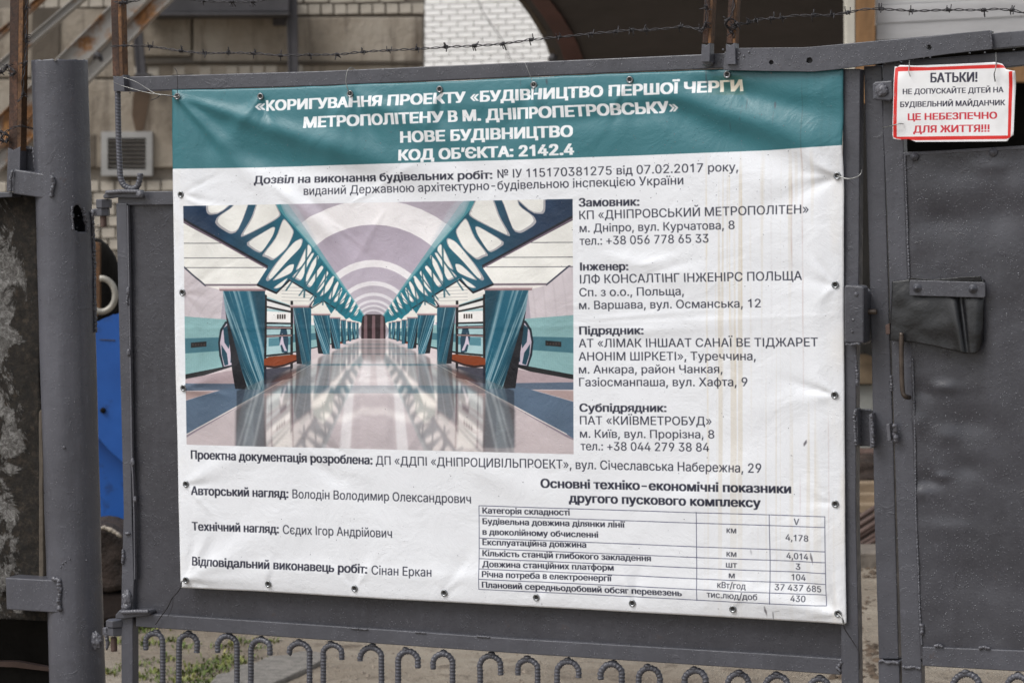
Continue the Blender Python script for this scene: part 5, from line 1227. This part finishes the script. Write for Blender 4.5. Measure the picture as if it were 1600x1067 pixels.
# ================================================================== BANNER
bcv = banner_print(); BM = print_material('banner_print', bcv)
import re
ridges = [  # x0, y0, x1, y1, width at start, width at end (px), height mm, fade
    (277, 152, 420, 300, 5, 26, 7), (284, 158, 380, 250, 14, 40, -5), (277, 152, 560, 235, 6, 24, 5), (277, 160, 300, 330, 8, 26, 3), (407, 151, 470, 300, 6, 30, -3.5), (407, 151, 340, 250, 6, 30, 3), (547, 147, 600, 240, 5, 20, -4), (547, 147, 520, 230, 5, 22, 3),
    (687, 140, 700, 220, 5, 24, -3), (834, 133, 850, 250, 6, 26, 3.5), (834, 133, 780, 220, 5, 22, -3), (984, 125, 1010, 230, 6, 26, -3.5), (1050, 150, 1300, 226, 14, 24, 7), (1030, 170, 1240, 260, 20, 30, -6), (1090, 130, 1315, 180, 10, 20, -5), (1308, 275, 1210, 200, 6, 26, 4), (1308, 275, 1180, 330, 5, 26, -3),
    (380, 190, 640, 262, 14, 26, 5), (330, 230, 600, 290, 16, 26, -4), (560, 150, 760, 240, 10, 24, 4), (880, 190, 1120, 160, 14, 20, -4), (305, 300, 420, 420, 14, 30, 4), (430, 290, 540, 380, 8, 22, 5), (470, 300, 590, 420, 7, 20, -4), (284, 606, 420, 560, 6, 30, 2.5), (290, 756, 400, 700, 6, 26, 2), (290, 906, 420, 840, 5, 34, 4), (290, 906, 480, 900, 5, 24, 2.5),
    (1309, 958, 1200, 860, 5, 36, -5), (1309, 958, 1130, 930, 5, 22, 4), (1304, 617, 1180, 640, 6, 24, 2), (1305, 445, 1200, 420, 6, 24, -2), (950, 400, 1100, 440, 10, 22, 3), (960, 520, 1200, 500, 8, 16, 2), (600, 400, 700, 560, 18, 40, 2.5), (720, 720, 900, 800, 16, 34, 3), (480, 720, 620, 800, 10, 26, -2.5), (1040, 800, 1250, 700, 20, 40, 2.5), (700, 926, 740, 860, 6, 26, -2.5), (554, 919, 560, 860, 6, 22, -2), (838, 933, 850, 870, 6, 24, -2.5), (988, 942, 1000, 880, 6, 24, -2)]
er = random.Random(5)
for x_, y_ in [(282.5, 304), (285, 457), (286.5, 606), (290.5, 756), (290.5, 906), (277, 151), (407, 151), (547, 147), (687, 140), (834, 133), (984, 125), (1136, 117), (419, 912), (554, 919), (694, 926), (838, 933), (988, 942), (1145, 951), (1308, 275), (1305, 445), (1304, 617), (1305, 787), (1309, 958)]:
    base = math.atan2(540-y_, 800-x_) if (x_ < 300 or x_ > 1290) and (y_ < 200 or y_ > 880) else (0 if x_ < 300 else math.pi if x_ > 1290 else math.pi/2 if y_ < 200 else -math.pi/2)
    for q in range(3):
        a_ = base+er.uniform(-.95, .95); L_ = er.uniform(28, 85); ridges.append((x_+6*math.cos(a_), y_+6*math.sin(a_), x_+L_*math.cos(a_), y_+L_*math.sin(a_), er.uniform(2.2, 3.6), er.uniform(5, 9), er.choice((-1, 1))*er.uniform(.9, 1.9)))
ridges += [(284, 513, 800, 512, 2.2, 2.6, .55), (790, 512, 1314, 492, 2.6, 2.2, .6), (545, 320, 640, 262, 3, 6, 1.5), (560, 300, 530, 250, 3, 5, -1.4), (600, 330, 560, 400, 3, 7, 1.3), (520, 350, 560, 380, 2.5, 4, 1.2), (1000, 415, 1060, 400, 3, 8, 1.6), (1010, 430, 1075, 410, 3, 6, -1.2), (480, 700, 520, 735, 2.5, 4, 1.1), (500, 690, 545, 712, 2.5, 5, -1.1), (905, 500, 1090, 486, 2.5, 4, .9)]
RG = []
for x0, y0, x1, y1, w0, w1, h in ridges:
    a = GP.at(x0, y0, BOFF); b = GP.at(x1, y1, BOFF); RG.append((a.x, a.z, b.x, b.z, w0/666, w1/666, h/1000*(1.5 if y0 < 300 else 1.25)))
def bdisp(X, Z):
    D = np.zeros_like(X)
    for ax, az, bx, bz, w0, w1, h in RG:
        dx, dz = bx-ax, bz-az; L2 = dx*dx+dz*dz; t = ((X-ax)*dx+(Z-az)*dz)/L2; tc = np.clip(t, 0, 1.25); dd_ = np.hypot(X-ax-tc*dx, Z-az-tc*dz); w = w0+(w1-w0)*tc
        D += h*np.exp(-(dd_/w)**2)*np.clip(1.25-np.abs(tc-.35)*1.05, 0, 1)*np.clip((tc+.15)*3, .2, 1)
    D += .0035*(vnoise(X+9, Z+9, .30, .24, 41)-.5)*2+.0016*(vnoise(X+9, Z+9, .11, .13, 42, 2)-.5)*2
    return D
Ledge = [(141, 268), (300, 268.5), (450, 271.5), (600, 274.5), (750, 278), (905, 281), (918, 282)]
Redge = [(108, 1317), (230, 1316.5), (300, 1318), (500, 1317.5), (700, 1319), (900, 1321), (973, 1322)]
Tedge = [(268, 141), (330, 140), (400, 138), (500, 134.5), (600, 130), (700, 126.5), (800, 121.5), (900, 117), (1000, 112.5), (1100, 108.5), (1200, 107), (1317, 106)]
Bedge = [(282, 918.5), (340, 921.5), (400, 924), (500, 930), (600, 936), (700, 941), (800, 946.5), (900, 952), (1000, 957.5), (1100, 962.5), (1200, 968), (1290, 973), (1318, 975.5), (1322, 973)]
def banner_mesh():
    pl = lambda x, y: (GP.at(x, y, BOFF).x, GP.at(x, y, BOFF).z)
    T = np.array([pl(x, y) for x, y in Tedge]); B = np.array([pl(x, y) for x, y in Bedge]); Lf = np.array([pl(x, y) for y, x in Ledge]); Rt = np.array([pl(x, y) for y, x in Redge])
    nu, nz = 360, 280; S, Tt = np.meshgrid(np.linspace(0, 1, nu+1), np.linspace(0, 1, nz+1))
    def along(A, s):
        d = np.concatenate([[0], np.cumsum(np.hypot(*np.diff(A, axis=0).T))]); d /= d[-1]; return np.interp(s, d, A[:, 0]), np.interp(s, d, A[:, 1])
    tx, tz = along(T, S); bx, bz = along(B, S); lx, lz = along(Lf, Tt); rx, rz = along(Rt, Tt)
    c = lambda i, j: ((T[0], T[-1]), (B[0], B[-1]))[j][i]
    X = (1-Tt)*tx+Tt*bx+(1-S)*lx+S*rx-((1-S)*(1-Tt)*T[0][0]+S*(1-Tt)*T[-1][0]+(1-S)*Tt*B[0][0]+S*Tt*B[-1][0])
    Z = (1-Tt)*tz+Tt*bz+(1-S)*lz+S*rz-((1-S)*(1-Tt)*T[0][1]+S*(1-Tt)*T[-1][1]+(1-S)*Tt*B[0][1]+S*Tt*B[-1][1])
    D = bdisp(X, Z)
    edge_ = np.minimum.reduce([S/.012, (1-S)/.012, Tt/.016, (1-Tt)/.016]); D = D+.0018*np.exp(-((edge_-3)/1.0)**2)-.004*np.exp(-edge_*1.2)
    Z = Z+.0014*(vnoise(X+9, X*0, .05, 1, 77)-.5)*np.clip(1-Tt*20, 0, 1)
    v = np.stack([X, -(BOFF+D), Z], -1).reshape(-1, 3); n = nu+1
    jj, ii = np.mgrid[0:nz, 0:nu]; a = (jj*n+ii).ravel(); f = np.stack([a, a+n, a+n+1, a+1], 1)
    me = bpy.data.meshes.new('sheet'); me.from_pydata(v.tolist(), [], f.tolist()); uvl = me.uv_layers.new(name='UVMap')
    U = ((X-BX0)/(BX1-BX0)).ravel(); V = ((Z-BZ0)/(BZ1-BZ0)).ravel(); vi = np.empty(len(me.loops), np.int32); me.loops.foreach_get('vertex_index', vi)
    uvl.data.foreach_set('uv', np.stack([U[vi], V[vi]], 1).astype(np.float32).ravel()); me.update(); return me
bn = thing('banner', 'large printed construction notice banner, teal header and metro station picture, tied to the gate', 'banner')
sh = link('sheet', banner_mesh(), bn, BM, smooth=True); s = sh.modifiers.new('t', 'SOLIDIFY'); s.thickness = .0008; s.offset = -1
def bsurf(px, py, lift=0):
    p = GP.at(px, py, BOFF); d = float(bdisp(np.array([p.x]), np.array([p.z]))[0]); return GP.at(px, py, BOFF+d+lift)
eyelets = [(282.5, 304), (285, 457), (286.5, 606), (290.5, 756), (290.5, 906), (277, 151), (407, 151), (547, 147), (687, 140), (834, 133), (984, 125), (1136, 117), (419, 912), (554, 919), (694, 926), (838, 933), (988, 942), (1145, 951), (1308, 275), (1305, 445), (1304, 617), (1305, 787), (1309, 958)]
for x, y in eyelets:
    lathe('eyelet', [(.0084, 0), (.0083, .0012), (.0073, .0022), (.0060, .0022), (.0047, .0010), (.0044, .0006), (.0001, .0006)], bsurf(x, y, .0002), GP.n, None, bn, 22, mats=[MAT['zinc'], MAT['hole']], midx=[0, 0, 0, 0, 0, 1])
rebase(bn, G(800, 946, BOFF))

# ================================================================== WARNING SIGN
SO = .050
def spx(px, py):
    p = GP.at(px, py, SO); return ((p.x-SX0)*SPM, (SZ1-p.z)*SPM)
c0 = GP.at(1388, 92, SO); c1 = GP.at(1594, 228, SO); SX0, SZ1, SX1, SZ0 = c0.x, c0.z, c1.x, c1.z; SPM = 3000
scv = Canvas(int((SX1-SX0)*SPM), int((SZ1-SZ0)*SPM), lin((231, 231, 233)))
SPp = lambda pts: [np.array([spx(x, y) for x, y in pts])]
red = lin((214, 42, 38)); dk = lin((52, 50, 68)); rd = lin((200, 52, 66))
scv.fill(SPp([(1398, 106.5), (1404, 104.5), (1450, 105.5), (1561, 101), (1567, 102.5), (1571, 106), (1577, 112.5), (1583, 111.5), (1579, 214.5), (1573, 217.5), (1430, 219.5), (1400, 217), (1395, 214)]), red)
scv.fill(SPp([(1403, 112), (1570, 106.5), (1577, 112), (1574.5, 212), (1400.5, 214)]), lin((233, 233, 234)))
scv.fill(SPp([(1407, 214), (1573.5, 212), (1573.5, 217), (1407, 218.8)]), red)
def ST(t, x0, y0, x1, y1, cap, col, b):
    s = abs(spx((x0+x1)/2, y0-cap)[1]-spx((x0+x1)/2, y0)[1]); letters(scv, t, spx(x0, y0), spx(x1, y1), s, col, b*SPM/690)
ST('БАТЬКИ!', 1453.3, 129.2, 1527.4, 128, 14.8, dk, .75); ST('НЕ ДОПУСКАЙТЕ ДІТЕЙ НА', 1410.6, 147.7, 1568.1, 144.6, 8.3, dk, .42); ST('БУДІВЕЛЬНИЙ МАЙДАНЧИК', 1406.7, 167.8, 1570.7, 164.8, 8.4, dk, .45)
ST('ЦЕ НЕБЕЗПЕЧНО', 1418.2, 188.2, 1558, 185.6, 10.4, rd, .7); ST('ДЛЯ ЖИТТЯ!!!', 1426.7, 207.8, 1546.2, 206, 11, rd, .7)
YY, XX = np.mgrid[0:scv.h, 0:scv.w]
scv.a *= (1-.10*np.clip(vnoise(XX, YY, 60, 60, 51, 4)*2-1, 0, 1))[..., None]
scv.a += ((lin((150, 140, 140))-scv.a)*(np.clip(vnoise(XX, YY, 14, 22, 52, 3)*5-3.0, 0, 1)*np.clip(1-XX/70, 0, 1)*.8)[..., None])
SM = print_material('sign_print', scv, .32, False)
def sign_sheet():
    out = [(1397, 104), (1402, 105), (1405.5, 102), (1430, 103), (1470, 101.5), (1520, 99.5), (1555, 97.5), (1566, 100), (1573, 109), (1587.5, 112), (1588, 120), (1586, 160), (1583.5, 211), (1577, 216), (1574, 221), (1520, 221.5), (1460, 222), (1431, 222), (1419, 217.5), (1404, 219), (1395, 217), (1394, 212), (1396, 150)]
    loc = [GP.uv(x, y, SO) for x, y in out]; us = [p[0] for p in loc]; zs = [p[1] for p in loc]; bm = bmesh.new(); n = 46; m = 34
    g = {}
    tri = tessellate_polygon([[Vector((u, z, 0)) for u, z in loc]])
    vs = [bm.verts.new((u, 0, z)) for u, z in loc]
    for t3 in tri:
        try: bm.faces.new([vs[k] for k in t3])
        except ValueError: pass
    for k in range(1, n):
        bmesh.ops.bisect_plane(bm, geom=bm.verts[:]+bm.edges[:]+bm.faces[:], plane_co=(min(us)+(max(us)-min(us))*k/n, 0, 0), plane_no=(1, 0, 0))
    for k in range(1, m):
        bmesh.ops.bisect_plane(bm, geom=bm.verts[:]+bm.edges[:]+bm.faces[:], plane_co=(0, 0, min(zs)+(max(zs)-min(zs))*k/m), plane_no=(0, 0, 1))
    uvl = bm.loops.layers.uv.new('UVMap')
    for fc in bm.faces:
        for lp in fc.loops: lp[uvl].uv = ((lp.vert.co.x-SX0)/(SX1-SX0), (lp.vert.co.z-SZ0)/(SZ1-SZ0))
    cu, cz = loc[9]; bu, bz = loc[0]
    for q in bm.verts:
        d = math.hypot(q.co.x-cu, q.co.z-cz); d2 = math.hypot(q.co.x-bu, q.co.z-bz); d3 = math.hypot(q.co.x-loc[19][0], q.co.z-loc[19][1])
        q.co.y = -(SO+.012*max(0, 1-d/.035)**1.5-.006*max(0, 1-d2/.03)-.004*max(0, 1-d3/.04)+.0025*mnoise.noise(Vector((q.co.x*9, q.co.z*9, 3)))+.0008*mnoise.noise(Vector((q.co.x*40, q.co.z*40, 3))))
    bmesh.ops.recalc_face_normals(bm, faces=bm.faces)
    if bm.faces[0].normal.y > 0: bmesh.ops.reverse_faces(bm, faces=bm.faces)
    me = bpy.data.meshes.new('warning_sign'); bm.to_mesh(me); bm.free(); return me
sg = link('warning_sign', sign_sheet(), None, SM, smooth=True); s = sg.modifiers.new('t', 'SOLIDIFY'); s.thickness = .0012; s.offset = -1
tag(sg, 'white warning sign with red border wired to the wicket top, reading in Ukrainian', 'sign')

# ================================================================== WIRES
def tie(pts, r, label, mat='tie'):
    return tag(tube('tie_wire', resample(smooth_path([G(x, y, o) for x, y, o in pts], 10), .002), r, MAT[mat], None, 7), label, 'wire', 'wires tying the banner and the sign')
tie([(176, 128, .05), (190, 134, .045), (210, 140, .045), (235, 146, .046), (262, 149, .048), (274, 151, .043), (280, 150, .045)], .0007, 'lower of two pale wires from the upper left banner corner to the top rail end')
tie([(192, 121, .045), (212, 128, .045), (230, 139, .045), (244, 147, .048), (262, 150, .046), (276, 152, .046)], .0007, 'upper of two pale wires from the upper left banner corner to the top rail end')
tie([(236, 157, .046), (246, 153, .046), (251, 149, .047), (262, 150, .049), (272, 152, .048)], .0010, 'short dark twisted wire end beside the upper left banner corner', 'wire')
tie([(277, 148, .046), (277.5, 135, .044), (277, 118, .044), (276, 112, .03), (273, 107, .024)], .0008, 'thin wire rising from the upper left eyelet over the top rail', 'wire')
tie([(268, 118, .02), (278, 117, .024), (290, 117, .024), (302, 116, .026)], .0006, 'short thin wire lying on the top rail above the banner corner', 'wire')
tie([(547, 148, .046), (543, 138, .05), (540.5, 128, .05), (542, 114, .048), (545, 108, .044), (549, 106, .03), (555, 109, .024)], .0012, 'bent wire hook over the top rail at the third eyelet from the left')
tie([(834, 133, .046), (829, 120, .044), (823, 105, .044), (820, 98, .03)], .0006, 'thin straight wire above the banner in front of the white brick wall')
tie([(1308, 275, .046), (1314, 277, .05), (1324, 279.5, .052), (1334, 278.5, .05), (1342, 275, .045), (1346, 270, .04), (1346.5, 266, .03)], .0014, 'wire loop from the upper right side eyelet round the gate stile')
tie([(290.5, 906, .046), (284, 908, .048), (283, 916, .05), (277, 925, .046), (269, 934, .042), (262, 948, .034), (252, 962, .028), (243, 975, .026)], .0013, 'dark wire from the lower left banner corner to the bottom rail', 'wire')
tie([(270, 934, .040), (270, 944, .036), (266, 956, .032), (262, 963, .028)], .0006, 'loose thin wire end hanging beside the lower left dark wire', 'wire')
tie([(1309, 958, .046), (1314, 962, .052), (1318, 970, .054), (1319, 980, .05), (1326, 992, .036), (1334, 1004, .034), (1341, 1016, .034), (1343, 1030, .034), (1342, 1045, .034)], .0011, 'thin wire from the lower right banner corner down the stile', 'wire')
tie([(1309, 958, .047), (1315, 964, .054), (1317, 972, .056), (1320, 976, .054)], .0014, 'short pale wire twisted through the lower right banner eyelet')
tie([(1421, 88, .030), (1421, 98, .045), (1420, 112, .058), (1422.5, 120, .056)], .0009, 'left one of the two wires hanging the warning sign')
tie([(1556, 82, .030), (1556.5, 95, .048), (1556, 106, .064), (1554, 114, .060)], .0010, 'right one of the two wires hanging the warning sign')
tie([(1554, 113, .058), (1553.5, 118, .060), (1555, 128, .058)], .0013, 'short dark wire tail on the upper right of the warning sign', 'wire')
tie([(1379, 200, .035), (1386, 198.5, .048), (1396, 196, .058), (1406, 193.5, .058), (1411.5, 194, .052)], .0011, 'brassy wire holding the left edge of the warning sign')
tie([(152, 352, .02), (156, 350, .02), (159, 353, .015), (158, 357, .015), (150, 362, .01)], .0008, 'tiny bright wire under the upper hinge pin')

# barbed wire
def barb_mesh(seed):
    r = random.Random(seed); P = []
    a0 = r.uniform(0, 6.28)
    P.append(Vector((-.0012, math.cos(a0)*.0125, math.sin(a0)*.0125))); P.append(Vector((-.0020, math.cos(a0+.2)*.0048, math.sin(a0+.2)*.0048)))
    for k in range(22): a = a0+.2+k*.62; P.append(Vector((-.0026+k*.00026, math.cos(a)*.0031, math.sin(a)*.0031)))
    a1 = a0+.2+22*.62; P.append(Vector((.0030, math.cos(a1)*.0062, math.sin(a1)*.0062))); P.append(Vector((.0036, math.cos(a1+.25)*.0135, math.sin(a1+.25)*.0135)))
    v, f = tube_data(P, .00115, 6); return mesh('barb', v, f)
BARBS = [barb_mesh(k) for k in range(6)]
for b in BARBS: b.materials.append(MAT['wire']); b.shade_smooth()
def barbed(pts, barbs, label, off=.03, r=.0012, plane=GP, tw=.026, gap=.0017):
    t = thing('barbed_wire', label, 'barbed wire', 'barbed wire strung above the gates')
    C = resample(smooth_path([plane.at(p[0], p[1], (p[2] if len(p) > 2 else off)) for p in pts], 10), .003); Z = Vector((0, 0, 1))
    for ph in (0, math.pi):
        Q = []; s = 0
        for i, p in enumerate(C):
            d = (C[min(i+1, len(C)-1)]-C[max(0, i-1)]).normalized(); n = d.orthogonal() if abs(d.z) > .9 else d.cross(Z).normalized(); b = d.cross(n)
            if i: s += (C[i]-C[i-1]).length
            g = gap*(1+.9*max(0, math.sin(s*21+3*ph))*.5); a = s/tw*2*math.pi*.5+ph+.5*math.sin(s*11)
            Q.append(p+n*math.cos(a)*g+b*math.sin(a)*g)
        tube('strand', Q, r, MAT['wire'], t, 6)
    for k, bp in enumerate(barbs):
        p = plane.at(bp[0], bp[1], (bp[2] if len(bp) > 2 else off)); i = min(range(len(C)), key=lambda q: (C[q]-p).length_squared)
        d = (C[min(i+1, len(C)-1)]-C[max(0, i-1)]).normalized(); p = C[i]
        for q in range(2):
            o = bpy.data.objects.new('barb', random.choice(BARBS)); COL.objects.link(o); o.parent = t
            o.matrix_world = Matrix.Translation(p+d*(.0042*q-.002))@d.to_track_quat('X', 'Z').to_matrix().to_4x4()@Matrix.Rotation(random.uniform(0, 6.28), 4, 'X')@Matrix.Scale(random.uniform(.8, 1.2), 4)
    P0 = C[0].copy()
    t.location = P0
    for c in t.children: c.matrix_parent_inverse = Matrix.Translation(-P0)
    return t
barbed([(174, 73, .05), (192, 72, .05), (235, 73), (282, 80), (320, 83.5), (357, 83), (400, 84), (438, 87), (485, 86), (527, 85.5), (568, 81.5), (608, 79), (652, 77), (697, 74), (741, 72), (785, 69), (830, 62.5), (873, 58.5), (922, 53.5), (961, 50), (987, 47.5), (1010, 47.5), (1050, 44), (1070, 42), (1095, 46, .05), (1108, 40, .055)],
       [(197, 73), (235, 73), (282, 80.5), (320, 83.5), (357, 83), (397, 84), (438, 87), (485, 86), (527, 85.5), (568, 81.5), (608, 79), (652, 77), (697, 74), (741, 72), (785, 69), (830, 62.5), (873, 58.5), (922, 53.5), (961, 50), (987, 47.5), (1010, 47), (1062, 43), (1090, 46, .05)], 'longest barbed wire strand, running from the gate end to the close angle irons')
barbed([(178, 3, .05), (192, 5, .05), (210, 2), (225, -2), (260, -4), (310, 1), (330, 2.5), (362, 3), (395, 3), (440, -4), (520, -14)], [(190, 6, .05), (198, 4, .05), (318, 1), (362, 3), (395, 3)], 'barbed wire strand at the very top, left of the dark upright post')
barbed([(1139, 44, .06), (1150, 38, .06), (1165, 38), (1180, 32), (1205, 29.5), (1222, 28.5), (1240, 25), (1275, 24.5), (1300, 24), (1330, 19), (1350, 15), (1380, 14.5), (1402, 16), (1424, 17.5), (1450, 17), (1482, 16), (1510, 16), (1538, 16), (1558, 14.5), (1582, 16.5), (1610, 20), (1700, 8)],
       [(1150, 38, .06), (1170, 36), (1182, 32), (1205, 29.5), (1222, 28.5), (1272, 24.5), (1300, 24), (1325, 20), (1378, 14.5), (1424, 17.5), (1482, 16), (1538, 16), (1582, 16.5)], 'barbed wire strand running right from the close angle irons past the timber post')
barbed([(1145, -10, .05), (1146, 10, .055), (1142, 26, .06), (1134, 34, .07), (1138, 43, .06), (1148, 44, .06), (1150, 34, .055), (1140, 30, .065), (1133, 38, .065), (1139, 46, .06), (1144, 52, .05), (1147, 60, .052)], [(1136, 32, .066), (1149, 40, .06), (1143, 50, .055)], 'tangled barbed wire knot round the right close angle iron', gap=.0014, r=.0011)
barbed([(1102, -10, .055), (1103, 10, .06), (1104, 28, .06), (1101, 42, .06), (1096, 50, .06), (1092, 48, .06)], [(1102, 12, .06), (1105, 38, .06)], 'short barbed wire tail down the left close angle iron', gap=.0014, r=.0011)
barbed([(40, -14, .02), (41, 12, .02), (39, 40, .02), (41, 62, .02), (39.5, 84, .02), (39, 102, .025), (36, 118, .03), (36, 140, .03), (34, 152, .03), (27, 160, .035)], [(42, 13, .02), (40, 58, .02), (41, 64, .02), (38, 101, .02), (36, 146, .03)], 'barbed wire hanging down beside the wide rusty angle iron')
barbed([(-40, 112, .0), (2, 113, .01), (8, 108, .03), (12, 103, .04), (18, 108, .045), (24, 114, .045), (16, 118, .03)], [(2, 113, .01), (9, 106, .03), (11, 103, .035), (18, 112, .04)], 'upper short barbed wire coming in at the left edge')
barbed([(-40, 205, .0), (0, 206, .01), (8, 209, .03), (14, 214, .03), (8, 222, .03), (2, 216, .03), (10, 206, .035), (20, 200, .04), (32, 197, .04), (45, 200, .02), (52, 202, .0)], [(3, 207, .01), (9, 214, .03), (4, 220, .03), (12, 220, .03)], 'lower tangled barbed wire at the left edge near the painted foot')

# ================================================================== RAIN
def drops():
    bm = bmesh.new(); 
    def dome(c, n, r):
        n = Vector(n).normalized(); a = n.orthogonal().normalized(); b = n.cross(a); rings = []
        for q, h in ((1, 0), (.75, .45), (.3, .68)):
            rings.append([bm.verts.new(c+(a*math.cos(k*1.0472)+b*math.sin(k*1.0472))*r*q+n*r*h) for k in range(6)])
        for x, y in zip(rings, rings[1:]):
            for k in range(6): bm.faces.new((x[k], x[(k+1) % 6], y[(k+1) % 6], y[k]))
        bm.faces.new(rings[-1])
    def onslab(x0, y0, x1, y1, off, n, hf=None, rr=(.0006, .0017)):
        for _ in range(n):
            p = G(random.uniform(x0, x1), random.uniform(y0, y1), off)
            if hf: p = p+GP.n*hf(p.x, p.z)
            dome(p, GP.n, random.uniform(*rr)*.9)
    onslab(1425, 245, 1600, 430, WO+.0012, 260, h2); onslab(1545, 430, 1600, 1000, WO+.0012, 170, h2); onslab(1435, 640, 1545, 1000, WO+.0012, 330, h2)
    onslab(1440, 1018, 1600, 1040, WO+.0082, 40); onslab(208, 330, 262, 900, .0035, 110, h1)
    for _ in range(300):
        x = random.uniform(195, 1100); y = 121-(x-191)*.0398+random.uniform(3, 19); dome(G(x, y, .0202), GP.n, random.uniform(.0006, .0015))
    for _ in range(190):
        x = random.uniform(1275, 1545); y = 73-(x-1275)*.094+random.uniform(4, 28); dome(G(x, y, .0422), GP.n, random.uniform(.0006, .0016))
    for _ in range(90): x = random.uniform(1150, 1260); dome(G(x, random.uniform(79, 108), .0422), GP.n, random.uniform(.0006, .0016))
    for _ in range(300):
        y = random.uniform(105, 1060)**1.0 if random.random() < .5 else random.uniform(100, 300); cx = 93+(y-95)*.0285; p = onpipe(cx+random.uniform(-38, 38), y, .0001); c = PT+(PB-PT)*((y-95.5)/1124.5); dome(p, Vector((p.x-c.x, p.y-c.y, 0)), random.uniform(.0006, .0014))
    onslab(26, 270, 74, 305, .0352, 50); onslab(14, 908, 85, 948, .0352, 50)
    for _ in range(160): x = random.uniform(1384, 1406); y = random.uniform(230, 900); dome(G(x+(y-240)*.03, y, WO+.0002), GP.n, random.uniform(.0006, .0015))
    for _ in range(560):   # on the vinyl, mostly along the header
        x = random.uniform(285, 1300); y = random.uniform(135, 320) if random.random() < .65 else random.uniform(140, 900); p = bsurf(x, y+0, .0001); dome(p, GP.n, random.uniform(.0005, .0013))
    # hanging drops below the bars
    for x, y, o in ((203, 144.5, .01), (435, 138, .01), (460, 137.5, .01), (648, 130.5, .01), (665, 128, .01), (1402, 93.5, .03), (1420, 91.5, .03), (1427, 91, .03), (1443, 89.5, .03), (1453, 88.5, .03), (1515, 82, .03), (1539, 81, .03), (1584, 76.5, .02), (1205, 113, .03)):
        p = G(x, y, o); rs = []
        for q, h in ((.3, 0), (.8, -.5), (1, -1.1), (.7, -1.7)): rs.append([bm.verts.new(p+Vector((math.cos(k*1.0472)*q, math.sin(k*1.0472)*q, h))*.0021) for k in range(6)])
        for a, b in zip(rs, rs[1:]):
            for k in range(6): bm.faces.new((a[k], a[(k+1) % 6], b[(k+1) % 6], b[k]))
        bm.faces.new(rs[0]); bm.faces.new(rs[-1])
    me = bpy.data.meshes.new('water_drops'); bm.to_mesh(me); bm.free(); return me
tag(link('water_drops', drops(), None, MAT['water'], smooth=True), kind='stuff')
